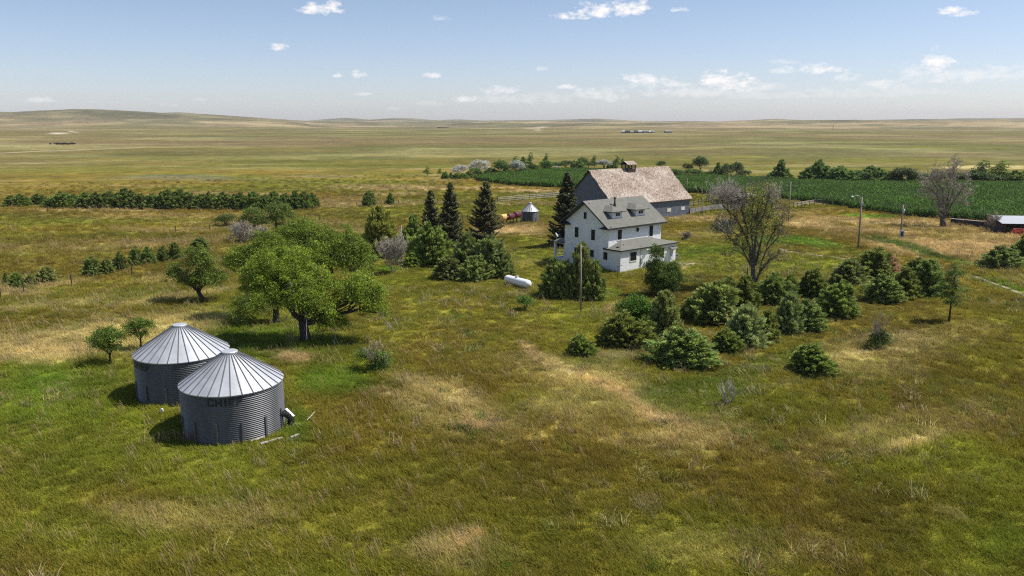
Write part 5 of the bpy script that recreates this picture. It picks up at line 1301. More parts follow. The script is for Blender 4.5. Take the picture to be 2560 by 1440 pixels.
# middle group
for a in [('J', 948, 648, 84, 118, OLV, 'tall loose olive juniper left of the spruces', 4), ('R', 915, 680, 60, 48, LT, 'bright green shrub at the right foot of the large elm', None), ('J', 1034, 632, 60, 84, MID, 'pointed juniper behind the grey bare shrub', 2),
          ('J', 1076, 668, 92, 104, (0.06, 0.092, 0.03), 'big dense juniper right of the grey bare shrub', 3), ('J', 1037, 670, 50, 38, MID, 'low juniper at the foot of the big dense one', 0), ('J', 1122, 703, 70, 58, (.07, .085, .04), 'low grey green juniper at the left end of the broad clump', 1),
          ('J', 1168, 695, 80, 100, (.058, .078, .04), 'tall grey green juniper at the back of the broad clump', 2), ('J', 1186, 706, 66, 62, (.07, .088, .044), 'front juniper in the middle of the broad clump', 3), ('J', 1225, 700, 84, 100, (.055, .075, .04), 'broad rounded juniper at the right of the clump left of the propane tank', 1), ('J', 1254, 698, 50, 66, (.06, .08, .042), 'low juniper at the right tip of the broad clump by the propane tank', 0),
          ('J', 1384, 744, 62, 92, (.062, .082, .034), 'left juniper of the big clump in front of the house', 3), ('J', 1412, 752, 66, 92, (.058, .075, .032), 'middle juniper of the big clump in front of the house', 1), ('J', 1449, 752, 62, 128, (.075, .09, .038), 'tallest juniper of the big clump in front of the house', 4), ('J', 1487, 755, 56, 98, (.065, .082, .034), 'right juniper of the big clump in front of the house, behind the pole', 2),
          ('R', 1313, 779, 38, 42, (.06, .12, .022), 'small green shrub alone on the grass below the propane tank', 1), ('J', 1510, 673, 40, 24, (.03, .055, .02), 'low dark shrub against the white wing wall', 1),
          ('J', 1444, 894, 58, 54, MID, 'small juniper alone at the left of the lower clump', 5)]:
    bush(*a[:5], a[5], a[6], None, a[7])
# lower right cluster
for a in [('J', 1546, 874, 112, 92, (.058, .066, .018), 'dark olive juniper at the left end of the lower clump', 5), ('J', 1612, 866, 66, 70, (.05, .07, .02), 'dark juniper below the bright green shrub in the lower clump', 1), ('J', 1655, 858, 84, 126, BLU, 'tall grey green juniper right of the bright green shrub', 4),
          ('J', 1700, 925, 138, 104, (.062, .095, .040), 'large front juniper at the bottom of the lower clump', 3), ('J', 1738, 800, 60, 60, (.055, .078, .028), 'low juniper behind the tall grey green one', 1), ('J', 1790, 818, 118, 112, (.068, .088, .034), 'wide pale tipped juniper at the centre of the lower clump', 1), ('J', 1812, 770, 76, 76, (.045, .062, .018), 'dark juniper just left of the bare elm trunk', 5),
          ('J', 1858, 790, 84, 96, (.052, .068, .02), 'olive juniper in front of the bare elm trunk', 2), ('J', 1806, 884, 66, 62, (.058, .075, .02), 'small olive juniper between the two front ones', 5), ('J', 1856, 876, 98, 110, (.088, .11, .072), 'blue green juniper with pale layered tips in the lower clump', 4), ('J', 1914, 862, 64, 84, (.058, .07, .018), 'brownish olive juniper right of the blue green one', 2),
          ('J', 1926, 766, 82, 82, (.04, .062, .018), 'dark juniper right of the bare elm trunk', 5), ('J', 1966, 838, 66, 104, (.075, .10, .06), 'grey green upright juniper at the right end of the lower clump', 4), ('J', 2012, 832, 76, 84, (.06, .088, .044), 'rounded juniper at the right end of the lower clump', 3), ('J', 1972, 742, 54, 54, (.045, .062, .018), 'small dark juniper behind the one right of the elm trunk', 2),
          ('J', 2026, 746, 70, 74, (.042, .062, .018), 'dark spreading juniper between the lower clump and the twin clump', 5), ('J', 2098, 798, 100, 92, (.046, .072, .020), 'wide rounded juniper standing by itself right of the lower clump', 1), ('J', 2116, 716, 78, 66, (.062, .08, .038), 'feathery juniper left of the wide dark one up the slope', 4), ('J', 2188, 700, 84, 72, (.046, .06, .018), 'wide dark juniper beside the dead brown one', 1),
          ('J', 2224, 692, 34, 50, (.13, .095, .085), 'dead brown juniper at the edge of the wide dark one', 0), ('J', 2202, 760, 78, 74, (.052, .08, .034), 'left front juniper of the right hand row', 3), ('J', 2258, 748, 74, 76, (.055, .068, .02), 'olive juniper in the middle of the right hand row', 2), ('J', 2312, 742, 78, 90, (.05, .078, .036), 'tall juniper at the right end of the right hand row', 4), ('J', 2290, 700, 50, 50, (.045, .065, .024), 'small juniper at the back of the right hand row', 1),
          ('J', 2020, 938, 104, 78, (.052, .078, .022), 'lone low juniper on the slope right of the dead stump', 5), ('J', 2496, 674, 78, 56, (.05, .078, .036), 'spreading juniper near the right edge of the yard', 3), ('J', 2556, 664, 70, 70, (.04, .062, .024), 'dark juniper cut off by the right edge', 2), ('J', 1888, 742, 40, 34, (.05, .07, .03), 'low juniper at the foot of the bare elm', 0)]:
    bush(*a[:5], a[5], a[6], 'junipers right of the house', a[7])

# far tree row behind the corn
g3 = 'trees of the far row behind the corn'
GRR = (0.055, 0.105, 0.03)
far = [('S', 1069, 440, 15, 19, LT, 'thin'), ('S', 1101, 437, 11, 14, LT, 'thin'), ('J', 1112, 446, 16, 14, DKR, 'dark'), ('J', 1127, 445, 10, 11, DKR, 'dark'), ('R', 1148, 441, 29, 27, SIL, 'silvery'), ('J', 1141, 447, 18, 12, GRR, 'low'), ('J', 1157, 447, 20, 12, GRR, 'low'), ('J', 1171, 446, 17, 15, DKR, 'dark'),
       ('R', 1195, 434, 34, 32, SIL, 'silvery'), ('R', 1187, 443, 23, 23, GRR, 'green'), ('J', 1202, 443, 17, 11, GRR, 'low'), ('J', 1216, 441, 14, 13, DKR, 'dark'), ('R', 1214, 430, 18, 14, SIL, 'silvery'), ('J', 1225, 435, 16, 14, DKR, 'dark'), ('J', 1233, 437, 16, 13, DKR, 'dark'), ('R', 1250, 438, 30, 36, GRR, 'tall green'), ('J', 1268, 432, 14, 14, DKR, 'dark'),
       ('R', 1292, 437, 28, 32, SIL, 'silvery'), ('S', 1289, 424, 20, 26, GRR, 'thin'), ('J', 1307, 434, 16, 32, DKR, 'pointed'), ('S', 1327, 431, 20, 38, GRR, 'tall thin'), ('R', 1338, 431, 20, 18, GRR, 'green'), ('R', 1363, 430, 26, 28, GRR, 'green'), ('S', 1366, 428, 18, 34, GRR, 'tall thin'), ('R', 1390, 421, 34, 15, GRR, 'low'), ('R', 1414, 422, 28, 20, DKR, 'dark'),
       ('R', 1391, 425, 14, 9, SIL, 'grey'), ('J', 1433, 421, 13, 17, GRR, 'green'), ('J', 1446, 427, 28, 22, DKR, 'dark'), ('R', 1459, 425, 22, 28, GRR, 'green'), ('R', 1472, 420, 16, 14, GRR, 'green'), ('S', 1486, 420, 16, 25, GRR, 'thin'), ('R', 1510, 421, 28, 20, SIL, 'silvery'), ('J', 1530, 420, 20, 12, DKR, 'low'), ('S', 1543, 416, 16, 20, GRR, 'thin'), ('S', 1557, 412, 10, 14, GRR, 'thin'), ('R', 1652, 420, 18, 14, DKR, 'dark'),
       ('R', 1690, 444, 36, 17, GRR, 'low'), ('R', 1717, 431, 18, 19, DKR, 'round'), ('R', 1751, 431, 27, 30, DKR, 'round'), ('R', 1731, 443, 34, 18, GRR, 'low'), ('R', 1758, 443, 20, 12, LT, 'low'), ('R', 1774, 444, 24, 14, GRR, 'low'), ('J', 1793, 445, 20, 25, DKR, 'dark'), ('R', 1817, 447, 30, 30, DKR, 'dark'), ('R', 1843, 445, 22, 30, DKR, 'dark'), ('R', 1858, 447, 24, 18, DKR, 'round'),
       ('J', 1950, 451, 32, 34, DKR, 'pointed'), ('J', 1930, 450, 22, 14, DKR, 'low'), ('J', 1968, 451, 20, 14, DKR, 'low'), ('J', 2018, 457, 30, 28, DKR, 'dark'), ('J', 2041, 457, 30, 42, DKR, 'tall dark'), ('R', 2063, 457, 24, 22, GRR, 'green'), ('J', 2093, 459, 42, 33, DKR, 'wide dark'), ('R', 2133, 459, 38, 30, GRR, 'green'), ('J', 2148, 459, 26, 24, DKR, 'dark'), ('J', 2170, 459, 32, 32, DKR, 'dark'),
       ('J', 2195, 458, 26, 29, DKR, 'dark'), ('R', 2218, 458, 28, 18, GRR, 'low'), ('J', 2240, 459, 22, 18, DKR, 'low'), ('R', 2256, 460, 38, 34, DKR, 'round dark'), ('J', 2280, 459, 20, 24, DKR, 'pointed'), ('R', 2306, 459, 32, 22, GRR, 'low'), ('J', 2330, 459, 26, 18, DKR, 'low'), ('R', 2356, 459, 32, 26, DKR, 'dark'), ('R', 2388, 459, 32, 26, DKR, 'dark'),
       ('J', 2410, 459, 26, 20, DKR, 'low'), ('J', 2428, 459, 22, 24, DKR, 'pointed'), ('S', 2456, 460, 40, 42, GRR, 'tall green'), ('R', 2456, 461, 38, 26, DKR, 'dark'), ('S', 2503, 460, 48, 42, LT, 'light green'), ('R', 2500, 461, 40, 24, DKR, 'dark'), ('J', 2536, 461, 28, 26, DKR, 'dark'), ('J', 2556, 461, 24, 24, DKR, 'dark')]
far.sort(key=lambda q: q[1])
TENS = {2: 'twenty', 3: 'thirty', 4: 'forty', 5: 'fifty', 6: 'sixty', 7: 'seventy'}
SM = ['', 'first', 'second', 'third', 'fourth', 'fifth', 'sixth', 'seventh', 'eighth', 'ninth']
TH = {20: 'twentieth', 30: 'thirtieth', 40: 'fortieth', 50: 'fiftieth'}
def ordin(n):
    if n <= 20: return ORD[n - 1] if n > 1 else 'first'
    return TH[n] if n % 10 == 0 else TENS[n // 10] + '-' + SM[n % 10]
nb_ = [0, 0]; nL = sum(1 for f_ in far if f_[1] < 1640)
for (k, px, py, w, h, c, ad) in far:
    i = 0 if px < 1640 else 1; nb_[i] += 1
    what = {'J': 'bush', 'R': 'tree', 'S': 'tree'}[k] if ad not in ('low', 'grey') else 'bush'
    lb = '%s %s, %s from the left in the far row %s' % (ad, what, ordin(nb_[i]), 'left of the barn cupola' if i == 0 else 'right of the barn roof')
    bush(k, px, py, w, h, c, lb, g3, None, None, None, 1.7, 1.2)

# spruces
for i, (px, py, top, w, sd, sp, lb) in enumerate([(1079, 604, 473, 56, 1, .35, 'thin ragged spruce, leftmost of the four spruces'), (1128, 614, 455, 66, 2, .05, 'tall spruce standing beside the thin ragged one'), (1215, 600, 452, 84, 3, .05, 'broad spruce with its trunk foot in the open lawn'), (1416, 616, 427, 84, 4, 0, 'dark full spruce rising behind the left wall of the house')]):
    P = gp(px, py); h = (pt(px, top, P.y).z - P.z); W_ = w * mpp(P) / 2 * 1.22
    cr, tr = spruce_mesh(400 + sd, h, W_, sp, 28)
    t = thing('spruce', lb, 'spruce', P, 0, 'spruces near the house'); c = link('crown', cr, t); c.color = c4([(.135, .145, .055), (.115, .125, .048), (.125, .125, .048), (.075, .085, .036)][i]); link('trunk', tr, t)

# large elms
def lobe(base, px, py, Y, rx, rz, ry=None):
    q = pt(px, py, Y) - base; return (q.x, q.y, q.z, rx, ry or rx, rz)
ELM = (0.215, 0.285, 0.024)
def plates(B, Y, tab, k=1.0):
    m = (Y * CP + (HC - 4) * SP) / F
    return [lobe(B, x, y, Y + dy, rx * m * 1.08 * k, rz * m * 1.75 * k) for (x, y, rx, rz, dy) in tab]
B1 = gp(765, 852); e = B1.y
L1_ = plates(B1, e, [(693, 668, 66, 28, .3), (650, 688, 42, 24, .8), (730, 650, 40, 24, 1.2), (665, 722, 46, 22, -.8), (773, 702, 52, 25, .4), (760, 742, 46, 24, -1), (800, 766, 36, 22, -1.5), (888, 726, 48, 28, .3), (925, 736, 38, 26, 0), (940, 772, 28, 24, -.3), (828, 808, 36, 18, -.8), (706, 752, 30, 16, -.6)])
ELMS = 'green elms left of the lawn'
broadleaf('elm', 'largest green elm with forked trunk and spreading crown behind the bins', B1, (-.35, .3, 2.2), L1_, ELM, .48, 4.2, .075, .30, 5, group=ELMS, dead=18, cl=120, shell=.66, droop=.3, cap=True)
B2 = gp(691, 808); e2 = B2.y
L2_ = plates(B2, e2, [(632, 768, 44, 24, -.3), (684, 752, 28, 18, 0), (609, 646, 40, 20, 2.2), (575, 662, 26, 14, 2.2), (668, 606, 34, 20, 3), (640, 625, 30, 18, 2.6), (700, 628, 30, 18, 2.6)])
broadleaf('elm', 'green elm with grey double trunk just behind the largest elm', B2, (-.2, 1.0, 3.4), L2_, (ELM[0] * .85, ELM[1] * .85, ELM[2]), .32, 4.2, .075, .30, 6, group=ELMS, dead=14, cl=120, shell=.66, droop=.3, cap=True)
BB = gp(836, 716); eb = BB.y
LB_ = plates(BB, eb, [(753, 585, 44, 24, -1), (765, 622, 50, 28, -1.5), (800, 600, 34, 22, 0), (712, 600, 26, 18, -1), (862, 618, 44, 27, .5), (888, 650, 32, 26, 0), (832, 655, 34, 22, -1), (800, 640, 34, 24, -1), (905, 625, 22, 18, .5)])
broadleaf('elm', 'dense dark green elm whose crown shows above and behind the largest elm', BB, (-.6, 0, 3.0), LB_, (ELM[0] * .82, ELM[1] * .84, ELM[2]), .36, 3.0, .09, .36, 16, group=ELMS, dead=10, cl=120, shell=.66, droop=.3, cap=True)
B3 = gp(512, 754); e3 = B3.y
L3_ = [lobe(B3, 447, 685, e3, 1.35, .95), lobe(B3, 430, 665, e3, .8, .55), lobe(B3, 500, 655, e3, 1.6, 1.35), lobe(B3, 492, 630, e3, 1.2, .8), lobe(B3, 512, 700, e3 - .4, 1.75, 1.35), lobe(B3, 470, 705, e3, 1.3, .9), lobe(B3, 545, 690, e3 + .5, 1.0, .9), lobe(B3, 520, 675, e3, 1.2, 1.0)]
broadleaf('elm', 'leaning darker elm on the left casting a shadow on bare grass', B3, (-.7, 0, 1.2), L3_, (.15, .205, .026), .26, 6.5, .08, .26, 7, group='green elms left of the lawn', dead=14, cl=56, shell=.6, cap=True)
B4 = gp(692, 596); e4 = B4.y
broadleaf('elm', 'small elm with flat crown behind the top of the largest elm', B4, (0, 0, 3.2), [lobe(B4, 694, 522, e4, 2.1, 1.1), lobe(B4, 714, 540, e4, 1.7, .9), lobe(B4, 678, 545, e4, 1.3, .8), lobe(B4, 700, 560, e4, 1.0, .7)], (.13, .185, .03), .22, 4.0, .13, .4, 8, group='elms behind the largest elm', cl=36)
B5 = gp(640, 592); e5 = B5.y
broadleaf('elm', 'small elm left of the flat crowned one behind the largest elm', B5, (0, 0, 2.0), [lobe(B5, 636, 533, e5, 1.9, 1.1), lobe(B5, 652, 552, e5, 1.6, .9), lobe(B5, 618, 548, e5, 1.3, .8)], (.13, .19, .03), .2, 4.0, .13, .4, 9, group='elms behind the largest elm', cl=36)
bush('R', 563, 566, 42, 34, (.055, .085, .026), 'round dark bush at the left end of the trees behind the largest elm')
for i, (px, py, top, w, sd, lb) in enumerate([(275, 912, 812, 88, 21, 'small leafy tree standing left of the rear grain bin'), (352, 872, 790, 74, 22, 'small leafy tree just above the roof of the rear grain bin'), (2372, 804, 655, 78, 23, 'slender young tree on the slope at the right')]):
    P = gp(px, py); m = mpp(P); h = pt(px, top, P.y).z; W_ = w * m / 2 * 1.15
    if i < 2: lb_ = [(-W_ * .35, 0, h * .68, W_ * .6, W_ * .6, h * .2), (W_ * .35, 0, h * .72, W_ * .6, W_ * .6, h * .2), (0, 0, h * .86, W_ * .55, W_ * .5, h * .14), (W_ * .2, -.2, h * .48, W_ * .5, W_ * .45, h * .12), (-W_ * .5, .1, h * .5, W_ * .4, W_ * .4, h * .12)]
    else: lb_ = [(0, 0, h * .93, W_ * .3, W_ * .3, h * .07), (.2, 0, h * .80, W_ * .6, W_ * .5, h * .09), (-.3, 0, h * .68, W_ * .6, W_ * .5, h * .07), (.25, 0, h * .56, W_ * .75, W_ * .6, h * .08), (-.3, 0, h * .44, W_ * .7, W_ * .6, h * .07), (.2, 0, h * .33, W_ * .5, W_ * .5, h * .06)]
    broadleaf('young_tree', lb, P, (0.08, 0, h * (.3 if i < 2 else .75)), lb_, (.13, .20, .024) if i < 2 else (.13, .20, .03),   .09, 34 if i < 2 else 26, .065, .17, sd, cl=26, shell=.3)
P = gp(1660, 738); m = mpp(P)
broadleaf('broadleaf_shrub', 'tall green broadleaf shrub in front of the white wing', P, (0, 0, 1.0), [lobe(P, 1660, 690, P.y, 1.9, 1.35), lobe(P, 1640, 665, P.y, 1.15, .95), lobe(P, 1682, 668, P.y, 1.0, .9), lobe(P, 1641, 634, P.y, .8, 1.25), lobe(P, 1655, 720, P.y, 1.4, .9), lobe(P, 1690, 690, P.y, 1.0, .9), lobe(P, 1668, 712, P.y, 1.3, .8), lobe(P, 1636, 700, P.y, 1.1, .8)], (.105, .16, .022), .14, 24, .075, .22, 31, cl=34, shell=.35)
P = gp(1590, 832); m = mpp(P)
broadleaf('broadleaf_shrub', 'bright green broadleaf shrub at the top of the lower clump', P, (0, 0, 1.2), [lobe(P, 1592, 762, P.y, 1.45, .95), lobe(P, 1615, 778, P.y, 1.2, 1.0), lobe(P, 1566, 772, P.y, 1.05, .85), lobe(P, 1600, 800, P.y, 1.5, 1.1)], (.095, .19, .018), .12, 15, .085, .22, 32, cl=34, shell=.4)

# bare and half bare
def bare(name, label, px, py, top, wpx, seed, m, depth=4, n=7, spread=.5, minr=.014, r=.06, up=.35, leaves=None, group=None, cat='shrub', nn=(2, 4), lean=1.0, low=.15):
    P = gp(px, py); rnd = random.Random(seed); h = pt(px, top, P.y).z - P.z; W_ = wpx * mpp(P) / 2
    t = thing(name, label, cat, P, 0, group); b = MB(); tips = []
    for k in range(n):
        a = 2 * PI * k / n + rnd.uniform(-.4, .4); s = rnd.uniform(low, 1.0) * W_ / h * lean
        d = Vector((math.cos(a) * s, math.sin(a) * s, 1)).normalized()
        twigs(b, Vector((math.cos(a) * .12, math.sin(a) * .12, -.1)), d, h * rnd.uniform(.30, .44), r * rnd.uniform(.7, 1.1), depth, rnd, spread, up, tips, nn, minr)
    b.build('branches', m, t)
    return t, tips, P, h, W_
bare('bare_shrub', 'greyish bare shrub standing in front of the junipers at centre left', 985, 682, 578, 84, 51, M['paletwig'], 5, 11, .34, .018, .05, .5, nn=(3, 4))
bare('bare_shrub', 'dead twiggy stump with upright bare stems on the open slope', 1818, 1012, 918, 44, 52, M['paletwig'], 2, 9, .3, .012, .045, .6)
bare('bare_shrub', 'dry grey shrub left of the flat crowned elms', 604, 606, 536, 112, 53, M['paletwig'], 4, 16, .5, .025, .07, .3, nn=(3, 4))
bare('bare_shrub', 'dry grey shrub right behind the left flank of the large elm', 652, 604, 556, 74, 54, M['paletwig'], 4, 12, .5, .025, .07, .3, nn=(3, 4))
bare('bare_shrub', 'bare brown shrub beside the open shed at the right edge', 2488, 578, 528, 56, 55, M['twig'], 4, 11, .45, .026, .08, .3, nn=(3, 4))
bare('bare_tree', 'small bare tree at the right behind the half bare elm', 1936, 542, 492, 44, 56, M['twig'], 4, 3, .5, .03, .12, .3, cat='tree', nn=(2, 4))
bare('bare_shrub', 'leafless sapling rising from the far row left of the pale field', 1775, 440, 405, 16, 57, M['twig'], 3, 3, .35, .05, .09, .5, cat='tree')
bare('bare_shrub', 'leafless sapling in the far row beside the dark round bush', 1810, 440, 402, 16, 58, M['twig'], 3, 3, .35, .05, .09, .5, cat='tree')
bare('bare_shrub', 'leafless grey sapling in the far row above the bright pole', 2270, 455, 425, 26, 59, M['twig'], 4, 4, .4, .05, .09, .5, cat='tree')
# sage bush near the elm
bare('sage_bush', 'pale grey sage bush on the lawn right of the house', 1714, 600, 573, 40, 60, M['twig'], 4, 16, .5, .022, .04, .2, nn=(3, 4))
# shrubs with bare tops
t, tips, P, h, W_ = bare('half_bare_shrub', 'leafy shrub with bare twiggy top below the large elm', 938, 926, 828, 76, 61, M['twig'], 4, 9, .36, .010, .035, .5, nn=(2, 3))
rng = np.random.default_rng(5)
C, U, V, T, _ = lobes_cloud([(-.75, 0, 1.35, .8, .7, .55), (.6, 0, 1.1, .85, .7, .75), (.2, -.2, .5, .95, .7, .5)], 60, .06, rng, .15, .2, .3, 28)
c = link('crown', cloud_mesh('crown', C, U, V, T, M['leaf']), t); c.color = c4((.14, .22, .03))
t, tips, P, h, W_ = bare('half_bare_shrub', 'leafy shrub with dead grey top on the right slope', 2194, 872, 756, 66, 62, M['deadwood'], 4, 6, .34, .012, .045, .6, nn=(2, 3))
C, U, V, T, _ = lobes_cloud([(.1, 0, .95, .85, .7, .8), (-.2, -.1, .55, .8, .6, .45), (.45, 0, 1.3, .5, .5, .5)], 50, .06, rng, .15, .2, .3, 28)
c = link('crown', cloud_mesh('crown', C, U, V, T, M['leaf']), t); c.color = c4((.10, .15, .03))

# half bare elm in the yard, limbs surveyed from the photograph
P = gp(1885, 718); Y0 = P.y
t = thing('half_bare_elm', 'tall half bare elm with thin yellow green foliage in the yard', 'tree', P)
rnd = random.Random(71); b = MB(); tips = []; tips_r = []
def sp(x, y, dy=0.0): return pt(1780 + x / 5.14, 440 + y / 5.14, Y0 + dy) - P
b.tube([sp(532, 1430), sp(530, 1300), sp(525, 1150)], [.36, .30, .26], 10)
LIM = [([(500, 1160), (490, 950), (440, 790), (370, 650), (290, 520), (200, 440), (130, 380)], .17, -1.0), ([(440, 790), (460, 690), (420, 560), (400, 480), (330, 400)], .11, .8), ([(425, 600), (380, 420), (400, 320), (300, 230)], .09, -1.5),
       ([(540, 1160), (550, 900), (575, 680), (575, 500), (600, 350), (640, 200)], .17, .5), ([(560, 1150), (590, 1000), (640, 800), (700, 600), (760, 420), (800, 280)], .15, 1.5), ([(520, 1160), (525, 900), (500, 700), (520, 480), (520, 300), (480, 180)], .13, -1.2),
       ([(555, 1380), (600, 1270), (660, 1170), (715, 1100), (790, 1050), (850, 1010)], .15, -.6), ([(610, 1260), (640, 1100), (700, 950), (790, 850), (850, 780), (855, 700)], .11, .6), ([(700, 900), (780, 740), (850, 640), (895, 530)], .09, 1.0), ([(855, 720), (890, 620), (930, 560)], .06, .6),
       ([(500, 1160), (440, 1040), (390, 930), (290, 860), (200, 770), (120, 700)], .12, -1.2), ([(440, 1040), (360, 980), (280, 950), (220, 1000)], .07, -1.5), ([(350, 780), (250, 700), (150, 640), (80, 640)], .06, -1.0), ([(575, 640), (660, 520), (700, 380), (740, 200), (720, 130)], .10, -1.0), ([(600, 900), (560, 780), (620, 640), (650, 500)], .10, 1.8)]
for (pp, r0, dy) in LIM:
    k = len(pp); pts = [sp(x, y, dy * i / (k - 1)) for i, (x, y) in enumerate(pp)]
    b.tube(pts, [max(.025, r0 * (1 - .8 * i / (k - 1))) for i in range(k)], 7, caps=False)
    for i in range(1, k):
        for j in range(3 if i < k // 2 else 5):
            s = rnd.random(); st = pts[i - 1].lerp(pts[i], s); d = (pts[i] - pts[i - 1]).normalized()
            d = (d + Vector((rnd.gauss(0, .7), rnd.gauss(0, .8), rnd.gauss(.15, .5)))).normalized()
            twigs(b, st, d, rnd.uniform(.7, 1.35), max(.018, r0 * .22), 3, rnd, .5, .15, tips, (2, 4), .012)
b.build('limbs', M['darkwood'], t, True)
# thin crown of small leaves and pinkish twigs
def near_px(v, x0, x1, y0, y1):
    q = v + P; d = q.y * CP + (HC - q.z) * SP; px = 1280 + F * q.x / d; py = 720 + F * ((HC - q.z) * CP - q.y * SP) / d
    x = (px - 1780) * 5.14; y = (py - 440) * 5.14; return x0 < x < x1 and y0 < y < y1
tips += [sp(rnd.gauss(620, 110), rnd.uniform(110, 640), rnd.gauss(0, 1.4)) for _ in range(200)]
lt = [q for q in tips if near_px(q, 440, 850, 100, 760)]; lt2 = [q for q in tips if near_px(q, 60, 1000, 500, 1150)]
rnd.shuffle(lt); rnd.shuffle(lt2)
cs = np.array([tuple(q) for q in lt[:520] + lt2[:120]]); n = 12
C = (cs[:, None, :] + rng.normal(0, .24, (len(cs), n, 3))).reshape(-1, 3); m_ = len(C); u = rand_dirs(m_, rng); v = unit(np.cross(u, rand_dirs(m_, rng)))
c = link('crown', cloud_mesh('crown', C, u * .085, v * .05, leaf_tints(m_, rng, .2, .08), M['leaf']), t); c.color = c4((.36, .39, .08))
b = MB(); tw = [sp(rnd.gauss(200, 110), rnd.gauss(260, 70), rnd.gauss(-.5, 1.2)) for _ in range(330)] + [sp(rnd.gauss(800, 50), rnd.gauss(260, 60), rnd.gauss(.5, 1)) for _ in range(100)] + [sp(rnd.gauss(160, 60), rnd.gauss(680, 60), rnd.gauss(-.5, 1)) for _ in range(110)]
for q in tw: twigs(b, q, Vector((rnd.gauss(-.2, .6), rnd.gauss(0, .6), rnd.uniform(.1, 1))).normalized(), rnd.uniform(.5, .9), .018, 2, rnd, .6, .1, None, (2, 4), .013)
b.build('twigs', M['paletwig'], t)

# bare tree at the right
P = gp(2358, 566); Y1 = P.y; t = thing('bare_tree', 'big leafless many stemmed tree at the edge of the corn', 'tree', P); rnd = random.Random(81); b = MB()
def sq(x, y, dy=0.0): return pt(2040 + x / 4.923, 380 + y / 4.923, Y1 + dy) - P
b.tube([sq(1560, 925), sq(1560, 850), sq(1555, 815)], [.62, .5, .36], 10); b2 = MB()
for (pp, r0, dy) in [([(1540, 840), (1510, 700), (1500, 560), (1440, 480), (1390, 440), (1340, 380), (1300, 310)], .28, -1), ([(1545, 820), (1520, 680), (1510, 560), (1480, 430), (1400, 330), (1420, 250)], .24, 1), ([(1560, 820), (1560, 640), (1575, 500), (1500, 380), (1480, 300), (1500, 210)], .28, .5), ([(1570, 820), (1600, 660), (1640, 500), (1600, 380), (1560, 280)], .24, -1),
                     ([(1570, 820), (1620, 650), (1680, 520), (1700, 400), (1680, 300), (1690, 220), (1740, 175)], .26, 1.5), ([(1580, 820), (1660, 660), (1730, 560), (1790, 470), (1840, 380), (1860, 300)], .24, -1.5), ([(1660, 640), (1740, 590), (1820, 600)], .1, 0), ([(1700, 290), (1690, 210), (1700, 140)], .1, 0), ([(1500, 600), (1400, 560), (1330, 520)], .1, -1), ([(1730, 560), (1800, 520), (1870, 500)], .1, -1), ([(1600, 400), (1660, 330), (1650, 260)], .1, .5)]:
    k = len(pp); pts = [sq(x, y, dy * i / (k - 1)) for i, (x, y) in enumerate(pp)]
    b.tube(pts, [max(.045, r0 * .72 * (1 - .78 * i / (k - 1))) for i in range(k)], 7, caps=False)
    for i in range(1, k):
        for j in range(3 if i < 2 else 6):
            st = pts[i - 1].lerp(pts[i], rnd.random()); d = ((pts[i] - pts[i - 1]).normalized() + Vector((rnd.gauss(0, .7), rnd.gauss(0, .7), rnd.gauss(.2, .4)))).normalized()
            if i < 2 and j > 1: continue
            twigs(b2, st, d, rnd.uniform(.8, 1.4), max(.035, r0 * .2), 3, rnd, .65, .1, None, (2, 4), .025)
b.build('limbs', M['darkwood'], t, True); b2.build('twigs', M['paletwig'], t)

# dead weeds by the near bin
P = gp(450, 1106)
o = MB(); rnd = random.Random(9)
for k in range(60):
    x = rnd.uniform(-1.2, 1.4); y = rnd.uniform(-.3, .4); o.tube([(x, y, -.05), (x + rnd.uniform(-.08, .08), y, rnd.uniform(.3, .75))], [.008, .006], 3)
    z = o.v[-1][2]; q = Vector(o.v[-1]); o.tube([q - Vector((0, 0, .12)), q + Vector((0, 0, .08))], [.03, .012], 4)
w = o.build('dry_weeds', pmat('dry_weeds', (.22, .13, .09), .9, var=.3)); w.location = P; tag(w, 'brown dried weeds in the shadow at the foot of the near bin', 'weeds', kind='stuff')
P = gp(737, 1104); o = MB()
for k in range(40): x = rnd.gauss(0, .22); y = rnd.gauss(0, .15); o.tube([(x, y, 0), (x + rnd.gauss(0, .15), y + rnd.gauss(0, .1), rnd.uniform(.1, .4))], [.015, .008], 3)
w = o.build('dead_weed_clump', M['polewood']); w.location = P; tag(w, 'tangled clump of dead weeds between the fallen posts', 'weeds')

# ------------------------------------------------------------------ world, sun, haze
DENOISE = False
SUN_AZ = math.radians(8); SUN_EL = math.radians(57)
world = bpy.data.worlds.new('World'); scene.world = world; world.use_nodes = True
nt = world.node_tree; nt.nodes.clear(); L = nt.links.new
wo = nt.nodes.new('ShaderNodeOutputWorld'); bg = nt.nodes.new('ShaderNodeBackground'); L(bg.outputs[0], wo.inputs[0])
sky = nt.nodes.new('ShaderNodeTexSky'); sky.sky_type = 'NISHITA'; sky.sun_disc = False
sky.sun_elevation = SUN_EL; sky.sun_rotation = PI / 2 - SUN_AZ; sky.altitude = 1000; sky.air_density = 1.0; sky.dust_density = 1.2; sky.ozone_density = 1.5
SKY = 0.091
bg.inputs['Strength'].default_value = SKY
tc = nt.nodes.new('ShaderNodeTexCoord'); sep = nt.nodes.new('ShaderNodeSeparateXYZ'); L(tc.outputs['Generated'], sep.inputs[0])
def mth(op, a, b=None, c=None, clamp=False):
    n = nt.nodes.new('ShaderNodeMath'); n.operation = op; n.use_clamp = clamp
    for i, v in enumerate((a, b, c)):
        if v is None: continue
        if isinstance(v, (int, float)): n.inputs[i].default_value = v
        else: L(v, n.inputs[i])
    return n.outputs[0]
az = mth('ARCTAN2', sep.outputs[0], sep.outputs[1]); hyp = mth('SQRT', mth('ADD', mth('MULTIPLY', sep.outputs[0], sep.outputs[0]), mth('MULTIPLY', sep.outputs[1], sep.outputs[1])))
el = mth('ARCTAN2', sep.outputs[2], hyp)
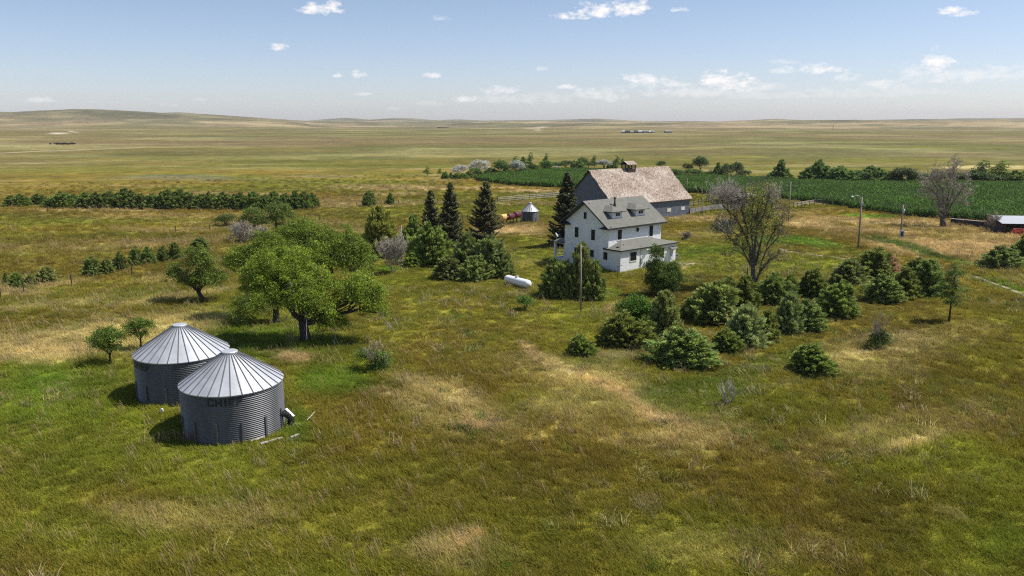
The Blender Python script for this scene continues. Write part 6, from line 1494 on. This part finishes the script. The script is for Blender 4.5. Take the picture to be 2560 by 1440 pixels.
cmb = nt.nodes.new('ShaderNodeCombineXYZ'); L(az, cmb.inputs[0]); L(mth('MULTIPLY', el, 1.9), cmb.inputs[1])
nz = nt.nodes.new('ShaderNodeTexNoise'); nz.inputs['Scale'].default_value = 70; nz.inputs['Detail'].default_value = 7; nz.inputs['Roughness'].default_value = .62; L(cmb.outputs[0], nz.inputs['Vector'])
nw = nt.nodes.new('ShaderNodeTexNoise'); nw.inputs['Scale'].default_value = 16; nw.inputs['Detail'].default_value = 4; L(cmb.outputs[0], nw.inputs['Vector'])
warp = mth('MULTIPLY_ADD', nw.outputs['Fac'], 0.012, -.006)
CL = [(800, 26, 56, 15, .95), (832, 14, 22, 12, .9), (1440, 42, 60, 10, .95), (1500, 32, 70, 20, 1), (1570, 24, 50, 22, 1), (1605, 4, 14, 14, .7), (1697, 25, 22, 7, .45), (2372, 30, 28, 11, .95), (2408, 36, 32, 7, .8), (702, 121, 24, 10, .6), (900, 187, 21, 12, .85), (843, 190, 13, 6, .45), (1078, 190, 27, 7, .5), (1357, 173, 15, 6, .35), (1104, 46, 20, 9, .2),
      (1240, 230, 32, 11, .45), (1275, 225, 20, 9, .5), (1173, 248, 28, 8, .5), (1413, 218, 17, 6, .5), (1495, 240, 60, 16, .36), (1605, 198, 34, 11, .65), (1655, 212, 66, 13, .42), (1790, 208, 40, 20, .85), (1840, 214, 46, 18, .8), (1740, 232, 120, 14, .28), (1885, 222, 60, 10, .35), (1965, 178, 26, 8, .4), (2050, 176, 44, 10, .62), (2118, 196, 22, 8, .45), (1958, 156, 28, 6, .22),
      (2342, 164, 26, 22, .8), (2320, 186, 64, 18, .36), (2430, 192, 120, 16, .34), (2220, 213, 48, 10, .42), (100, 251, 34, 8, .35), (905, 236, 26, 5, .25), (425, 263, 24, 6, .2), (2545, 188, 40, 9, .35), (1900, 240, 140, 9, .14), (1300, 250, 160, 12, .18), (500, 250, 16, 4, .22), (990, 272, 26, 5, .18), (2130, 235, 200, 10, .14), (1075, 260, 40, 8, .15)]
acc = None; CL = [(a, b_, c_ * (1.25 if a > 1150 and b_ > 100 else 1.05), d_ * (1.45 if a > 1150 and b_ > 100 else 1.1), min(1, e_ * 1.15 + .1)) for (a, b_, c_, d_, e_) in CL]
for (px, py, rx, ry, s) in CL:
    u = (px - 1280) / F; v = (py - 720) / F; dx, dy, dz = u, CP - v * SP, -(SP + v * CP); a0 = math.atan2(dx, dy); e0 = math.atan2(dz, math.hypot(dx, dy))
    ra = rx / F * .95; re = ry / F
    qa = mth('DIVIDE', mth('SUBTRACT', mth('ADD', az, warp), a0), ra); de = mth('DIVIDE', mth('SUBTRACT', el, e0), re)
    de2 = mth('MAXIMUM', de, mth('MULTIPLY', de, -1.9))          # flatter bases
    q = mth('ADD', mth('MULTIPLY', qa, qa), mth('MULTIPLY', de2, de2))
    f = mth('MULTIPLY_ADD', q, -.5, .55); f = mth('ADD', f, mth('MULTIPLY_ADD', nz.outputs['Fac'], 3.0, -1.5))
    f = mth('MULTIPLY', mth('MULTIPLY', f, 1.35, clamp=True), s)
    acc = f if acc is None else mth('MAXIMUM', acc, f)
hsv = nt.nodes.new('ShaderNodeHueSaturation'); hsv.inputs['Saturation'].default_value = 0.95; L(sky.outputs[0], hsv.inputs['Color'])
mixc = nt.nodes.new('ShaderNodeMix'); mixc.data_type = 'RGBA'; L(acc, mixc.inputs[0]); 
tr_ = nt.nodes.new('ShaderNodeMapRange'); tr_.inputs['From Min'].default_value = 0.0; tr_.inputs['From Max'].default_value = .16; L(el, tr_.inputs['Value'])
tn = nt.nodes.new('ShaderNodeMix'); tn.data_type = 'RGBA'; L(tr_.outputs[0], tn.inputs[0]); tn.inputs[6].default_value = (1.10, 1.09, 1.28, 1); tn.inputs[7].default_value = (1.03, 1.01, 1.07, 1)
tm = nt.nodes.new('ShaderNodeMix'); tm.data_type = 'RGBA'; tm.blend_type = 'MULTIPLY'; tm.inputs[0].default_value = 1; L(hsv.outputs[0], tm.inputs[6]); L(tn.outputs[2], tm.inputs[7]); L(tm.outputs[2], mixc.inputs[6])
mixc.inputs[7].default_value = (9.2, 8.9, 8.8, 1)
L(mixc.outputs[2], bg.inputs['Color'])

sd = bpy.data.lights.new('sun', 'SUN'); sd.energy = 4.7; sd.angle = math.radians(.53); sd.color = (1, .955, .88)
so = link('sun', sd); dirv = Vector((math.cos(SUN_EL) * math.cos(SUN_AZ), math.cos(SUN_EL) * math.sin(SUN_AZ), math.sin(SUN_EL)))
so.rotation_euler = dirv.to_track_quat('Z', 'Y').to_euler(); so.location = (30, 0, 60)

HAZE = 5.5e-5
if HAZE:
    b = MB(); b.box(-9500, 9500, -9500, 9500, -25, 130); hz = b.build('haze', [])
    hz.data.materials.clear(); m, nt2, out = mat('haze'); pv = nt2.nodes.new('ShaderNodeVolumePrincipled'); pv.inputs['Density'].default_value = HAZE; pv.inputs['Color'].default_value = (.86, .90, .96, 1)
    nt2.links.new(pv.outputs[0], out.inputs['Volume']); hz.data.materials.append(m); tag(hz, 'thin pale summer haze over the plain', 'haze', kind='stuff')

vs = scene.view_settings; vs.view_transform = 'Standard'; vs.look = 'None'; vs.exposure = 0.35; vs.gamma = 1.0; vs.use_curve_mapping = False
scene.render.engine = 'CYCLES'
cy = scene.cycles
cy.max_bounces = 5; cy.diffuse_bounces = 2; cy.glossy_bounces = 2; cy.transmission_bounces = 2; cy.transparent_max_bounces = 6; cy.volume_bounces = 0
cy.use_denoising = DENOISE; cy.filter_width = 1.15
